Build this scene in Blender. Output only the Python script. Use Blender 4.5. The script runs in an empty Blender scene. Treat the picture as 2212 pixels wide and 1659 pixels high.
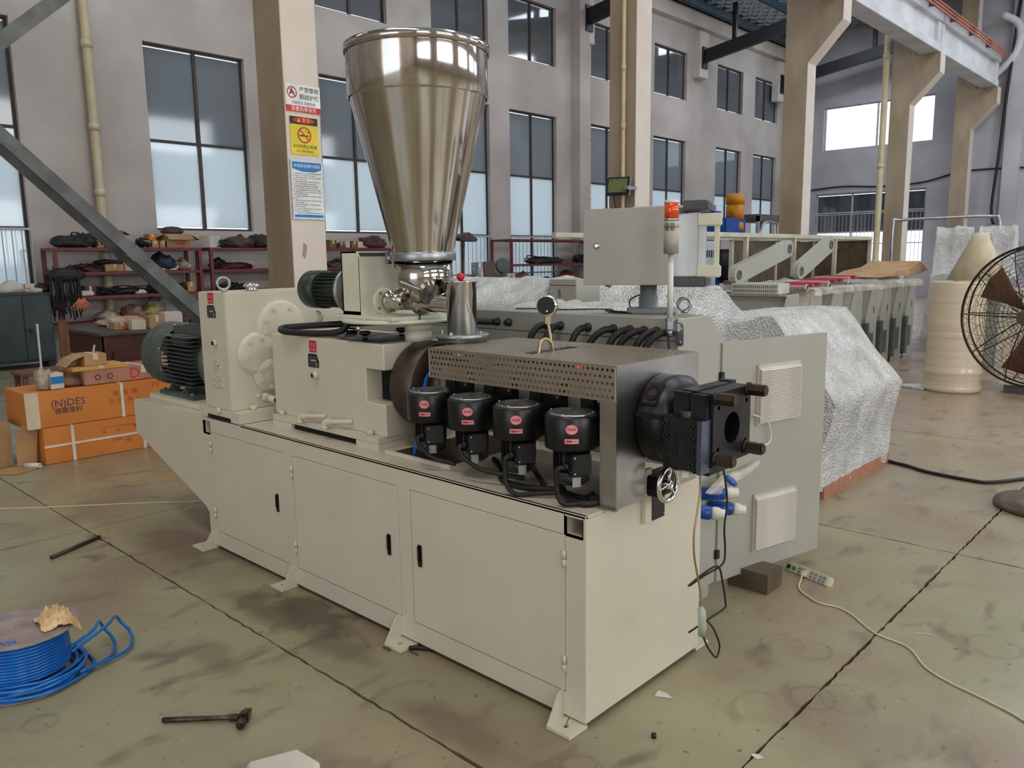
import bpy, bmesh, math, random
from mathutils import Vector, Matrix
sc = bpy.context.scene
PI = math.pi
random.seed(7)
# ------------------------------------------------------------------ camera
cam_d = bpy.data.cameras.new('camera'); cam = bpy.data.objects.new('camera', cam_d)
sc.collection.objects.link(cam); sc.camera = cam
cam_d.sensor_fit = 'HORIZONTAL'; cam_d.sensor_width = 36.0
cam_d.lens = 36.0 * 1712.0 / 2212.0
cam_d.clip_start = 0.05; cam_d.clip_end = 200
Rwc = ((0.73029579, 0.68299445, -0.01366203), (0.09655285, -0.12299678, -0.98769901), (-0.67627333, 0.71999332, -0.15576909))
ax = Vector(Rwc[0]); ay = -Vector(Rwc[1]); az = -Vector(Rwc[2])
cam.matrix_world = Matrix(((ax.x, ay.x, az.x, 1.5594), (ax.y, ay.y, az.y, -2.0095), (ax.z, ay.z, az.z, 1.62), (0, 0, 0, 1)))
# ------------------------------------------------------------------ world, lights, exposure
w = bpy.data.worlds.new('overcast'); sc.world = w; w.use_nodes = True
bg = w.node_tree.nodes['Background']; bg.inputs[0].default_value = (0.80, 0.90, 1.0, 1); bg.inputs[1].default_value = 2.2
sc.view_settings.view_transform = 'Standard'; sc.view_settings.look = 'None'
sc.view_settings.exposure = 0.0; sc.view_settings.gamma = 1.0; sc.view_settings.use_curve_mapping = False
sc.cycles.use_denoising = True
sc.cycles.max_bounces = 6; sc.cycles.diffuse_bounces = 3; sc.cycles.glossy_bounces = 3
sc.cycles.transmission_bounces = 4; sc.cycles.transparent_max_bounces = 8
sc.cycles.caustics_reflective = False; sc.cycles.caustics_refractive = False
sc.cycles.sample_clamp_indirect = 4.0

def area(name, loc, rot, sx, sy, e, col):
    l = bpy.data.lights.new(name, 'AREA'); l.shape = 'RECTANGLE'; l.size = sx; l.size_y = sy
    l.energy = e; l.color = col
    o = bpy.data.objects.new(name, l); sc.collection.objects.link(o); o.location = loc; o.rotation_euler = rot
    return o
COOL = (1.0, 0.96, 0.92); WARM = (1.0, 0.92, 0.80); SKYC = (0.86, 0.93, 1.0)
# daylight through the windows of the right hand wall (upper and lower rows), facing -X
for yy in (-6, 1, 8, 15, 22):
    area('window_daylight', (9.3, yy, 3.0), (0, PI / 2, 0), 2.6, 4.6, 118, COOL if yy < 12 else SKYC)
    area('window_daylight', (9.3, yy, 7.6), (0, PI / 2, 0), 1.5, 4.6, 110, COOL if yy < 12 else SKYC)
# warm fill added at an unseen gate behind the camera, facing +Y
area('gate_fill', (0.5, -9.3, 2.6), (PI / 2, 0, PI), 5.0, 4.2, 330, WARM)
# daylight through roof light strips, facing down
for yy in (-4, 4, 12, 20, 27):
    area('roof_daylight', (0.6, yy, 10.9), (0, 0, 0), 7.0, 1.5, 310 if yy < 16 else 440, WARM if yy < 10 else SKYC)
    area('roof_daylight', (-9.8, yy, 9.9), (0, 0, 0), 3.2, 1.2, 120, (0.78, 0.9, 1.0))

# ------------------------------------------------------------------ materials
MATS = {}
def L(c):  # sRGB 0-255 -> linear
    return tuple(((v / 255) / 12.92 if v / 255 <= 0.04045 else ((v / 255 + 0.055) / 1.055) ** 2.4) for v in c) + (1,)
def mat(name, col, rough=0.5, metal=0.0, col2=None, scale=4.0, bump=0.0, bscale=60.0, trans=0.0, alpha=1.0, coat=0.0, emit=None, stretch=(1, 1, 1), spec=0.5, rng=(0.35, 0.68)):
    if name in MATS: return MATS[name]
    m = bpy.data.materials.new(name); m.use_nodes = True
    nt = m.node_tree; b = nt.nodes['Principled BSDF']; N = nt.nodes.new; K = nt.links.new
    b.inputs['Roughness'].default_value = rough; b.inputs['Metallic'].default_value = metal
    b.inputs['Specular IOR Level'].default_value = spec
    if trans: b.inputs['Transmission Weight'].default_value = trans
    if alpha < 1: b.inputs['Alpha'].default_value = alpha
    if coat: b.inputs['Coat Weight'].default_value = coat
    if col2 is None: col2 = tuple(v * 0.9 for v in col)
    tc = N('ShaderNodeTexCoord'); mp = N('ShaderNodeMapping'); mp.inputs['Scale'].default_value = stretch
    K(tc.outputs['Object'], mp.inputs['Vector'])
    nz = N('ShaderNodeTexNoise'); nz.inputs['Scale'].default_value = scale; nz.inputs['Detail'].default_value = 5
    K(mp.outputs[0], nz.inputs['Vector'])
    rp = N('ShaderNodeValToRGB'); rp.color_ramp.elements[0].position = rng[0]; rp.color_ramp.elements[1].position = rng[1]
    rp.color_ramp.elements[0].color = L(col2); rp.color_ramp.elements[1].color = L(col)
    K(nz.outputs['Fac'], rp.inputs[0]); K(rp.outputs[0], b.inputs['Base Color'])
    if bump:
        n2 = N('ShaderNodeTexNoise'); n2.inputs['Scale'].default_value = bscale; n2.inputs['Detail'].default_value = 3
        K(mp.outputs[0], n2.inputs['Vector'])
        bp = N('ShaderNodeBump'); bp.inputs['Strength'].default_value = bump; bp.inputs['Distance'].default_value = 0.01
        K(n2.outputs['Fac'], bp.inputs['Height']); K(bp.outputs[0], b.inputs['Normal'])
    if emit:
        b.inputs['Emission Color'].default_value = L(emit[0]); b.inputs['Emission Strength'].default_value = emit[1]
    MATS[name] = m
    return m
M = dict(
    cream=mat('cream_paint', (212, 206, 188), 0.42, 0, (207, 200, 181), 3, 0.03, 40),
    grey=mat('grey_green_paint', (170, 170, 160), 0.45, 0, (166, 165, 155), 3, 0.02, 200),
    feeder=mat('pale_cream_paint', (222, 222, 202), 0.4, 0, (214, 213, 192), 3),
    black=mat('black_paint', (22, 22, 23), 0.35, 0, (15, 15, 16), 8),
    rubber=mat('black_rubber', (20, 20, 20), 0.55, 0, (12, 12, 12), 20),
    dark=mat('gap_shade_black', (10, 10, 10), 0.9),  # shade inside slots, bores and voids put into colour; joints and sights too
    steelblk=mat('blued_steel', (62, 62, 66), 0.38, 0.75, (40, 39, 42), 6, 0.05, 80),
    nut=mat('browned_nut_steel', (84, 70, 62), 0.4, 0.7, (60, 50, 44), 12),
    darksteel=mat('dark_brown_steel', (104, 92, 82), 0.42, 0.8, (70, 60, 54), 5, 0.05, 60),
    tray=mat('dark_tray', (62, 52, 46), 0.3, 0.4, (42, 36, 32), 4),
    inox=mat('polished_stainless', (208, 203, 196), 0.10, 1.0, (188, 182, 174), 9, 0.015, 14, stretch=(1, 1, .15)),
    alu=mat('sheet_aluminium', (196, 194, 192), 0.3, 1.0, (168, 164, 160), 5, 0.03, 30),
    chrome=mat('chrome', (225, 225, 225), 0.08, 1.0),
    galv=mat('galvanised', (180, 184, 188), 0.35, 0.9, (150, 154, 158), 20),
    brass=mat('dull_brass', (176, 158, 122), 0.35, 0.9),
    motor=mat('motor_grey_green', (84, 92, 88), 0.5, 0.1, (72, 80, 76), 8),
    green=mat('dark_green_paint', (50, 64, 46), 0.4, 0, (40, 52, 38), 6),
    white=mat('white_plastic', (226, 224, 216), 0.4),
    red=mat('red_plastic', (214, 34, 48), 0.3),
    orange=mat('orange_lens', (240, 92, 14), 0.2, 0, (220, 70, 8), 8),
    blue=mat('blue_plastic', (16, 84, 170), 0.3, 0, (10, 66, 150), 8),
    hose=mat('blue_hose', (20, 112, 196), 0.22, 0, (10, 88, 178), 6),
    yellow=mat('yellow_plastic', (226, 178, 30), 0.4),
    amber=mat('amber_motor', (222, 150, 28), 0.45, 0, (200, 120, 18), 6),
    pvc=mat('cream_pvc', (214, 200, 168), 0.45, 0, (200, 184, 150), 3),
    oldpvc=mat('old_plastic_ivory', (214, 204, 176), 0.4, 0, (198, 186, 156), 8),
    wall=mat('whitewashed_wall', (206, 196, 190), 0.9, 0, (178, 168, 162), 0.55, 0.08, 6),
    endwall=mat('stained_grey_wall', (204, 200, 206), 0.9, 0, (170, 166, 174), 0.45, 0.1, 5),
    conc=mat('bare_shade_concrete', (176, 158, 136), 0.85, 0, (148, 130, 108), 1.6, 0.1, 20, stretch=(1, 1, .35)),  # brown of the columns' shaded sides put into colour; also the bare chip
    concw=mat('pale_concrete', (222, 212, 202), 0.8, 0, (208, 196, 184), 1.2, 0.05, 20),  # pale tone of the columns' lit side; also wall beam and bearing blocks
    beamw=mat('white_crane_beam', (216, 218, 220), 0.7, 0, (190, 190, 192), 1.0, 0.05, 10),
    frame=mat('window_frame_brown', (78, 70, 66), 0.5, 0.2, (58, 50, 46), 6),
    framew=mat('window_frame_white', (196, 196, 200), 0.5),
    steelgrey=mat('grey_painted_steel', (104, 108, 106), 0.5, 0.2, (78, 80, 78), 5, 0.04, 60),
    rafter=mat('black_rafter', (34, 32, 40), 0.5, 0.1),
    purlin=mat('galvanised_purlin', (130, 158, 176), 0.45, 0.6, (108, 136, 154), 4),  # blue of the roof light put into the purlin colour
    shelfred=mat('shelf_oxide_red', (122, 42, 44), 0.5, 0, (94, 32, 34), 5),
    desk=mat('desk_red_brown', (84, 36, 30), 0.5, 0, (62, 26, 22), 4),
    desktop=mat('desk_top', (92, 88, 74), 0.6, 0, (64, 58, 48), 5),
    locker=mat('dark_green_steel', (62, 76, 76), 0.5, 0.1, (50, 62, 62), 3),
    wood=mat('reddish_timber', (184, 132, 106), 0.7, 0, (160, 108, 84), 6, stretch=(1, 6, 6)),
    oldwood=mat('old_brown_wood', (124, 84, 58), 0.7, 0, (96, 60, 40), 6, stretch=(6, 6, 1)),
    carton=mat('orange_carton', (212, 134, 62), 0.75, 0, (198, 118, 50), 3),
    kraft=mat('kraft_carton', (186, 150, 108), 0.8, 0, (166, 130, 90), 4),
    kraftdark=mat('dusty_carton', (140, 112, 84), 0.85, 0, (104, 82, 60), 6),
    yellowcard=mat('yellow_carton', (208, 160, 84), 0.75),
    whitebox=mat('white_carton', (214, 208, 200), 0.7, 0, (196, 188, 180), 6),
    strap=mat('white_strap', (232, 222, 214), 0.5),
    junk=mat('dark_cable_heap', (34, 32, 33), 0.6, 0, (20, 19, 20), 20),
    junk2=mat('brown_parts_heap', (96, 70, 60), 0.6, 0, (56, 40, 36), 14),
    bag=mat('cloudy_bag', (176, 166, 150), 0.3, 0, (140, 126, 108), 12, 0.3, 30),
    copper=mat('orange_cores', (222, 128, 98), 0.5),
    rag=mat('cream_rag', (226, 200, 160), 0.9, 0, (190, 154, 108), 14, 0.3, 60),
    disc=mat('scuffed_disc', (172, 160, 158), 0.5, 0.2, (140, 122, 118), 9, 0.05, 40),
    oiled=mat('oily_steel', (110, 98, 88), 0.3, 0.85, (56, 46, 40), 16),
    fanbase=mat('brown_fan_base', (112, 98, 82), 0.35, 0.3, (92, 80, 66), 6),
    wire=mat('brown_fan_wire', (66, 54, 44), 0.4, 0.6),
    cardred=mat('red_tissue', (178, 60, 62), 0.7, 0, (150, 44, 48), 12),
    vent=mat('beige_vent_plastic', (210, 204, 192), 0.45),
    ink=mat('print_black', (34, 32, 36), 0.6), inkred=mat('print_red', (206, 40, 50), 0.6),
    inkblue=mat('print_blue', (44, 60, 130), 0.6), inkviolet=mat('print_violet', (86, 60, 100), 0.6),
    inkcyan=mat('print_cyan', (30, 130, 196), 0.6), inkwhite=mat('print_white', (238, 238, 236), 0.6),
    inkyel=mat('print_yellow', (232, 208, 20), 0.4), inkgrey=mat('print_grey', (120, 120, 122), 0.6),
    inkor=mat('print_orange_red', (206, 78, 40), 0.6), inkpink=mat('sticker_pink', (228, 160, 170), 0.5),
    plate=mat('black_nameplate', (40, 38, 36), 0.3, 0.4), plategr=mat('grey_nameplate', (176, 178, 180), 0.4, 0.3),
)
def film_mat(name, col, dens, bscale, bstr, thr=(0.3, 0.7)):
    """clear wrinkled film / bubble wrap: part see-through, part milky, glossy"""
    m = bpy.data.materials.new(name); m.use_nodes = True
    nt = m.node_tree; N = nt.nodes.new; K = nt.links.new; b = nt.nodes['Principled BSDF']; out = nt.nodes['Material Output']
    b.inputs['Base Color'].default_value = L(col); b.inputs['Roughness'].default_value = 0.22; b.inputs['Specular IOR Level'].default_value = 0.9
    tr = N('ShaderNodeBsdfTransparent'); tr.inputs[0].default_value = (0.96, 0.97, 0.96, 1); mx = N('ShaderNodeMixShader')
    tc = N('ShaderNodeTexCoord'); nz = N('ShaderNodeTexNoise'); nz.inputs['Scale'].default_value = 5.0; nz.inputs['Detail'].default_value = 6
    K(tc.outputs['Object'], nz.inputs['Vector'])
    mr = N('ShaderNodeMapRange'); mr.inputs[1].default_value = thr[0]; mr.inputs[2].default_value = thr[1]
    mr.inputs[3].default_value = dens[0]; mr.inputs[4].default_value = dens[1]; K(nz.outputs['Fac'], mr.inputs[0])
    K(mr.outputs[0], mx.inputs[0]); K(tr.outputs[0], mx.inputs[1]); K(b.outputs[0], mx.inputs[2]); K(mx.outputs[0], out.inputs[0])
    v = N('ShaderNodeTexVoronoi'); v.inputs['Scale'].default_value = bscale; K(tc.outputs['Object'], v.inputs['Vector'])
    n2 = N('ShaderNodeTexNoise'); n2.inputs['Scale'].default_value = 16; n2.inputs['Detail'].default_value = 4; K(tc.outputs['Object'], n2.inputs['Vector'])
    ad = N('ShaderNodeMath'); ad.operation = 'MULTIPLY_ADD'; ad.inputs[1].default_value = 1.6
    K(n2.outputs['Fac'], ad.inputs[0]); K(v.outputs['Distance'], ad.inputs[2])
    bp = N('ShaderNodeBump'); bp.inputs['Strength'].default_value = bstr; bp.inputs['Distance'].default_value = 0.02
    K(ad.outputs[0], bp.inputs['Height']); K(bp.outputs[0], b.inputs['Normal'])
    return m
M['bubble'] = film_mat('bubble_wrap', (250, 252, 254), (0.6, 0.97), 70, 0.9)
M['film'] = film_mat('thin_film', (236, 230, 220), (0.25, 0.65), 12, 0.5)
M['sleeve'] = mat('clear_sleeve', (210, 220, 205), 0.05, 0, alpha=0.45)
M['roll'] = mat('wound_film_roll', (226, 214, 192), 0.3, 0, (206, 192, 168), 2.5, 0.25, 9, stretch=(.05, .05, 4), coat=0.5)

def pane_mat(name, col, col2, tw, wy=0.0):
    m = bpy.data.materials.new(name); m.use_nodes = True
    nt = m.node_tree; N = nt.nodes.new; K = nt.links.new; b = nt.nodes['Principled BSDF']; out = nt.nodes['Material Output']
    tc = N('ShaderNodeTexCoord'); nz = N('ShaderNodeTexNoise'); nz.inputs['Scale'].default_value = 0.8; nz.inputs['Detail'].default_value = 3
    K(tc.outputs['Object'], nz.inputs['Vector'])
    mc = N('ShaderNodeMix'); mc.data_type = 'RGBA'; mc.inputs[6].default_value = L(col2); mc.inputs[7].default_value = L(col)
    K(nz.outputs['Fac'], mc.inputs[0]); K(mc.outputs[2], b.inputs['Base Color'])
    b.inputs['Roughness'].default_value = 0.06; b.inputs['Specular IOR Level'].default_value = 1.0
    b.inputs['IOR'].default_value = 1.6
    t = N('ShaderNodeBsdfTranslucent'); t.inputs[0].default_value = L(col); mx = N('ShaderNodeMixShader'); mx.inputs[0].default_value = tw
    K(b.outputs[0], mx.inputs[1]); K(t.outputs[0], mx.inputs[2]); K(mx.outputs[0], out.inputs[0])
    return m
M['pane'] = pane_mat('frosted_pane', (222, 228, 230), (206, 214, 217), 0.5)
M['paneup'] = pane_mat('pane_painted_dim', (124, 126, 128), (104, 106, 110), 0.22)  # frosted pane painted darker, for the dark roof this row reflects
M['panemid'] = pane_mat('pane_painted_shade', (150, 156, 160), (132, 138, 142), 0.4)  # frosted pane painted darker, without the bright reflection of the lower panes
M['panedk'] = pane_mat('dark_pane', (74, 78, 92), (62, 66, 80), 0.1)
M['paneclear'] = mat('clear_pane', (235, 240, 245), 0.05, 0, alpha=0.15)

def floor_mat():
    m = bpy.data.materials.new('worn_green_floor'); m.use_nodes = True
    nt = m.node_tree; N = nt.nodes.new; K = nt.links.new; b = nt.nodes['Principled BSDF']
    ge = N('ShaderNodeNewGeometry'); P = ge.outputs['Position']
    def noise(s, d=6, dist=0.0, st=(1, 1, 1)):
        mp = N('ShaderNodeMapping'); mp.inputs['Scale'].default_value = st; K(P, mp.inputs['Vector'])
        n = N('ShaderNodeTexNoise'); n.inputs['Scale'].default_value = s; n.inputs['Detail'].default_value = d; n.inputs['Distortion'].default_value = dist
        K(mp.outputs[0], n.inputs['Vector']); return n.outputs['Fac']
    def ramp(f, a, z):
        r = N('ShaderNodeMapRange'); r.inputs[1].default_value = a; r.inputs[2].default_value = z; K(f, r.inputs[0]); return r.outputs[0]
    def math_(op, a, c):
        q = N('ShaderNodeMath'); q.operation = op
        for i, v in enumerate((a, c)):
            if isinstance(v, (int, float)): q.inputs[i].default_value = v
            else: K(v, q.inputs[i])
        return q.outputs[0]
    def mix(f, a, c):
        x = N('ShaderNodeMix'); x.data_type = 'RGBA'
        if isinstance(f, float): x.inputs[0].default_value = f
        else: K(f, x.inputs[0])
        for i, v in ((6, a), (7, c)):
            if isinstance(v, tuple): x.inputs[i].default_value = L(v)
            else: K(v, x.inputs[i])
        return x.outputs[2]
    sp = N('ShaderNodeSeparateXYZ'); K(P, sp.inputs[0])
    green, brown, dust = (150, 147, 118), (139, 121, 100), (156, 138, 120)
    c = mix(ramp(noise(0.9, 5, 0.4), 0.42, 0.62), green, brown)
    far = math_('ADD', math_('MULTIPLY', sp.outputs[1], 0.24), math_('MULTIPLY', noise(0.5), 1.2))
    c = mix(ramp(far, 1.1, 2.3), c, dust)
    c = mix(ramp(noise(7, 7, 0.6, (1, .5, 1)), 0.56, 0.72), c, (116, 104, 88))
    c = mix(ramp(noise(26, 4), 0.66, 0.74), c, (92, 80, 70))
    c = mix(ramp(noise(60, 2), 0.72, 0.78), c, (176, 174, 160))
    def blob(x, y, rx, ry, col, amt, soft=0.5):
        nonlocal c
        dx = math_('DIVIDE', math_('SUBTRACT', sp.outputs[0], x), rx); dy = math_('DIVIDE', math_('SUBTRACT', sp.outputs[1], y), ry)
        d = math_('SQRT', math_('ADD', math_('MULTIPLY', dx, dx), math_('MULTIPLY', dy, dy)), 0)
        d = math_('ADD', d, math_('MULTIPLY', math_('SUBTRACT', noise(5, 6, .5), 0.5), 1.6))
        f = math_('MULTIPLY', math_('SUBTRACT', 1.0, ramp(d, 1 - soft, 1.0)), amt)
        c = mix(f, c, col)
    def ring(x, y, r, amt=0.5, wd=0.06):
        nonlocal c
        dx = math_('SUBTRACT', sp.outputs[0], x); dy = math_('SUBTRACT', sp.outputs[1], y)
        d = math_('SQRT', math_('ADD', math_('MULTIPLY', dx, dx), math_('MULTIPLY', dy, dy)), 0)
        d = math_('ADD', math_('DIVIDE', d, r), math_('MULTIPLY', math_('SUBTRACT', noise(9), 0.5), 0.08))
        d = math_('ABSOLUTE', math_('SUBTRACT', d, 1.0), 0)
        f = math_('MULTIPLY', math_('MULTIPLY', math_('SUBTRACT', 1.0, ramp(d, 0, wd / r * 0.18 + 0.03)), amt), ramp(noise(3), 0.35, 0.6))
        c = mix(f, c, (84, 78, 66))
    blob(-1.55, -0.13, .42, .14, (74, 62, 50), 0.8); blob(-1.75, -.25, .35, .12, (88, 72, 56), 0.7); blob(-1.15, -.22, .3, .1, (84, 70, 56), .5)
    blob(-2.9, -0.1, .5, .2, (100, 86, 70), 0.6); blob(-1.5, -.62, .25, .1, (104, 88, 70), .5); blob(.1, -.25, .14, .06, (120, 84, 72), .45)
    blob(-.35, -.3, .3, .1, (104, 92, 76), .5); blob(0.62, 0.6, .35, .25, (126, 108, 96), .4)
    ring(.358, .577, .055, .75); ring(.235, 1.04, .085, .45); ring(.34, 1.07, .085, .4); ring(.5, .72, .08, .4); ring(.6, .8, .1, .35)
    ring(-1.481, -1.268, .055, .7); ring(-.3, -.75, .07, .4); ring(.12, -.18, .07, .35); ring(.9, 1.6, .1, .3)
    K(c, b.inputs['Base Color'])
    rr = N('ShaderNodeMapRange'); rr.inputs[1].default_value = 0.35; rr.inputs[2].default_value = 0.7
    rr.inputs[3].default_value = 0.22; rr.inputs[4].default_value = 0.5; K(noise(2.2, 6), rr.inputs[0]); K(rr.outputs[0], b.inputs['Roughness'])
    bp = N('ShaderNodeBump'); bp.inputs['Strength'].default_value = 0.12; bp.inputs['Distance'].default_value = 0.004
    K(noise(30, 6), bp.inputs['Height']); K(bp.outputs[0], b.inputs['Normal'])
    return m
M['floor'] = floor_mat()
M['joint'] = mat('joint_dirt', (84, 62, 50), 0.9, 0, (58, 42, 34), 12)
def foil_mat():
    m = bpy.data.materials.new('quilted_foil'); m.use_nodes = True
    nt = m.node_tree; N = nt.nodes.new; K = nt.links.new; b = nt.nodes['Principled BSDF']
    b.inputs['Base Color'].default_value = L((176, 190, 198)); b.inputs['Metallic'].default_value = 0.85; b.inputs['Roughness'].default_value = 0.32  # slight blue is the roof light's tint put into the foil colour
    tc = N('ShaderNodeTexCoord'); h = []
    for rz in (0.6, -0.6):
        mp = N('ShaderNodeMapping'); mp.inputs['Rotation'].default_value = (0, 0, rz); K(tc.outputs['Object'], mp.inputs[0])
        wv = N('ShaderNodeTexWave'); wv.inputs['Scale'].default_value = 0.9; wv.inputs['Distortion'].default_value = 1.2; K(mp.outputs[0], wv.inputs[0]); h.append(wv.outputs['Fac'])
    a = N('ShaderNodeMath'); a.operation = 'MINIMUM'; K(h[0], a.inputs[0]); K(h[1], a.inputs[1])
    bp = N('ShaderNodeBump'); bp.inputs['Strength'].default_value = 0.9; bp.inputs['Distance'].default_value = 0.12; K(a.outputs[0], bp.inputs['Height']); K(bp.outputs[0], b.inputs['Normal'])
    return m
M['foil'] = foil_mat()

# ------------------------------------------------------------------ geometry helpers
def bm_(): return bmesh.new()
def box(b, x0, x1, y0, y1, z0, z1, bev=0.0, M4=None):
    t = bmesh.new() if (bev or M4 is not None) else b
    vs = [t.verts.new(p) for p in ((x0, y0, z0), (x1, y0, z0), (x1, y1, z0), (x0, y1, z0), (x0, y0, z1), (x1, y0, z1), (x1, y1, z1), (x0, y1, z1))]
    for f in ((3, 2, 1, 0), (4, 5, 6, 7), (0, 1, 5, 4), (1, 2, 6, 5), (2, 3, 7, 6), (3, 0, 4, 7)):
        t.faces.new([vs[i] for i in f])
    if bev: bmesh.ops.bevel(t, geom=t.edges[:], offset=bev, segments=2, affect='EDGES', clamp_overlap=True)
    if t is not b: merge(b, t, M4)
    return b
def merge(b, t, M4=None):
    if M4 is not None: bmesh.ops.transform(t, matrix=M4, verts=t.verts)
    me = bpy.data.meshes.new('t'); t.to_mesh(me); t.free(); b.from_mesh(me); bpy.data.meshes.remove(me)
def frame_of(d):
    d = Vector(d).normalized(); u = Vector((0, 0, 1)) if abs(d.z) < 0.9 else Vector((1, 0, 0))
    a = d.cross(u).normalized(); return a, d.cross(a).normalized()
def cyl(b, p0, p1, r0, r1=None, n=20, caps=True, off=0.0, inner=0.0):
    if r1 is None: r1 = r0
    p0 = Vector(p0); p1 = Vector(p1); a, c = frame_of(p1 - p0)
    def rg(p, r): return [b.verts.new(p + (a * math.cos(off + 2 * PI * i / n) + c * math.sin(off + 2 * PI * i / n)) * r) for i in range(n)]
    A = rg(p0, r0); B = rg(p1, r1)
    for i in range(n):
        f = b.faces.new((A[i], B[i], B[(i + 1) % n], A[(i + 1) % n])); f.smooth = n > 8
    if inner:
        A2 = rg(p0, inner); B2 = rg(p1, inner)
        for i in range(n):
            j = (i + 1) % n
            b.faces.new((A2[i], A2[j], B2[j], B2[i])).smooth = True
            b.faces.new((A[i], A[j], A2[j], A2[i])); b.faces.new((B[j], B[i], B2[i], B2[j]))
    elif caps:
        b.faces.new(A); b.faces.new(B[::-1])
    return b
def lathe(b, o, axis, prof, n=32, caps=True, smooth=True):
    """prof: (distance along axis, radius)"""
    o = Vector(o); d = Vector(axis).normalized(); a, c = frame_of(d); rings = []
    for t, r in prof:
        rings.append([b.verts.new(o + d * t + (a * math.cos(2 * PI * i / n) + c * math.sin(2 * PI * i / n)) * max(r, 1e-4)) for i in range(n)])
    for k in range(len(rings) - 1):
        for i in range(n):
            j = (i + 1) % n
            b.faces.new((rings[k][i], rings[k + 1][i], rings[k + 1][j], rings[k][j])).smooth = smooth
    if caps: b.faces.new(rings[0]); b.faces.new(rings[-1][::-1])
    return b
def curve_pts(pts, k=6, closed=False):
    pts = [Vector(p) for p in pts]; n = len(pts); out = []
    if n < 3: return pts
    for i in range(n if closed else n - 1):
        g = lambda j: pts[j % n] if closed else pts[max(0, min(n - 1, j))]
        p0, p1, p2, p3 = g(i - 1), g(i), g(i + 1), g(i + 2)
        for s in range(k):
            t = s / k
            out.append(0.5 * ((2 * p1) + (p2 - p0) * t + (2 * p0 - 5 * p1 + 4 * p2 - p3) * t * t + (3 * p1 - p0 - 3 * p2 + p3) * t ** 3))
    if not closed: out.append(pts[-1])
    return out
def tube(b, pts, r, n=8, k=6, closed=False, rib=0.0):
    P = curve_pts(pts, k, closed); m = len(P); rings = []; pa = None
    for i, p in enumerate(P):
        q0 = P[(i - 1) % m] if (closed or i > 0) else p; q1 = P[(i + 1) % m] if (closed or i < m - 1) else p
        d = (q1 - q0)
        if d.length < 1e-9: d = Vector((0, 0, 1))
        d.normalize()
        if pa is None: a, _ = frame_of(d)
        else:
            a = pa - d * pa.dot(d)
            a = a.normalized() if a.length > 1e-6 else frame_of(d)[0]
        pa = a; c = d.cross(a); rr = r * (1 + (rib if i % 2 else 0))
        rings.append([b.verts.new(p + (a * math.cos(2 * PI * j / n) + c * math.sin(2 * PI * j / n)) * rr) for j in range(n)])
    for i in range(m if closed else m - 1):
        A = rings[i]; B = rings[(i + 1) % m]
        for j in range(n): b.faces.new((A[j], A[(j + 1) % n], B[(j + 1) % n], B[j])).smooth = True
    if not closed: b.faces.new(rings[0][::-1]); b.faces.new(rings[-1])
    return b
def ribbed(b, pts, r, pitch=0.012, n=10):
    """corrugated conduit"""
    P = curve_pts(pts, 10); L_ = sum((P[i + 1] - P[i]).length for i in range(len(P) - 1)); cnt = max(4, int(L_ / pitch) * 2)
    out = []; step = L_ / cnt; acc = 0; nxt = 0
    for i in range(len(P) - 1):
        s = (P[i + 1] - P[i]).length
        while nxt <= acc + s and s > 0: out.append(P[i].lerp(P[i + 1], (nxt - acc) / s)); nxt += step
        acc += s
    return tube(b, out, r, n, 1, rib=0.14)
def prism(b, poly, axis, t0, t1, bev=0.0):
    """poly in the two other axes (order: axis x->(y,z), y->(x,z), z->(x,y))"""
    def P(u, v, t): return {'x': (t, u, v), 'y': (u, t, v), 'z': (u, v, t)}[axis]
    t = bmesh.new(); A = [t.verts.new(P(u, v, t0)) for u, v in poly]; B = [t.verts.new(P(u, v, t1)) for u, v in poly]; n = len(poly)
    t.faces.new(A); t.faces.new(B[::-1])
    for i in range(n): t.faces.new((A[i], B[i], B[(i + 1) % n], A[(i + 1) % n]))
    bmesh.ops.recalc_face_normals(t, faces=t.faces)
    if bev: bmesh.ops.bevel(t, geom=t.edges[:], offset=bev, segments=1, affect='EDGES', clamp_overlap=True)
    merge(b, t); return b
def holed(b, outer, holes, axis, t0, t1):
    """flat plate (outer polygon, round/poly holes) with thickness"""
    def P(u, v, t): return Vector({'x': (t, u, v), 'y': (u, t, v), 'z': (u, v, t)}[axis])
    t = bmesh.new(); loops = []; ed = []
    for poly in [outer] + holes:
        vs = [t.verts.new(P(u, v, t0)) for u, v in poly]; loops.append(vs)
        ed += [t.edges.new((vs[i], vs[(i + 1) % len(vs)])) for i in range(len(vs))]
    bmesh.ops.triangle_fill(t, use_beauty=True, use_dissolve=False, edges=ed)
    fs = t.faces[:]
    r = bmesh.ops.extrude_face_region(t, geom=fs)
    bmesh.ops.translate(t, verts=[g for g in r['geom'] if isinstance(g, bmesh.types.BMVert)], vec=P(0, 0, t1) - P(0, 0, t0))
    bmesh.ops.recalc_face_normals(t, faces=t.faces)
    merge(b, t); return b
def circ(u, v, r, n=20, a0=0.0): return [(u + r * math.cos(a0 + 2 * PI * i / n), v + r * math.sin(a0 + 2 * PI * i / n)) for i in range(n)]
def rrect(u0, u1, v0, v1, r, n=4):
    o = []
    for cx, cy, a in ((u1 - r, v1 - r, 0), (u0 + r, v1 - r, PI / 2), (u0 + r, v0 + r, PI), (u1 - r, v0 + r, 1.5 * PI)):
        o += [(cx + r * math.cos(a + PI / 2 * i / n), cy + r * math.sin(a + PI / 2 * i / n)) for i in range(n + 1)]
    return o
def rect(u0, u1, v0, v1): return [(u0, v0), (u1, v0), (u1, v1), (u0, v1)]
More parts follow.
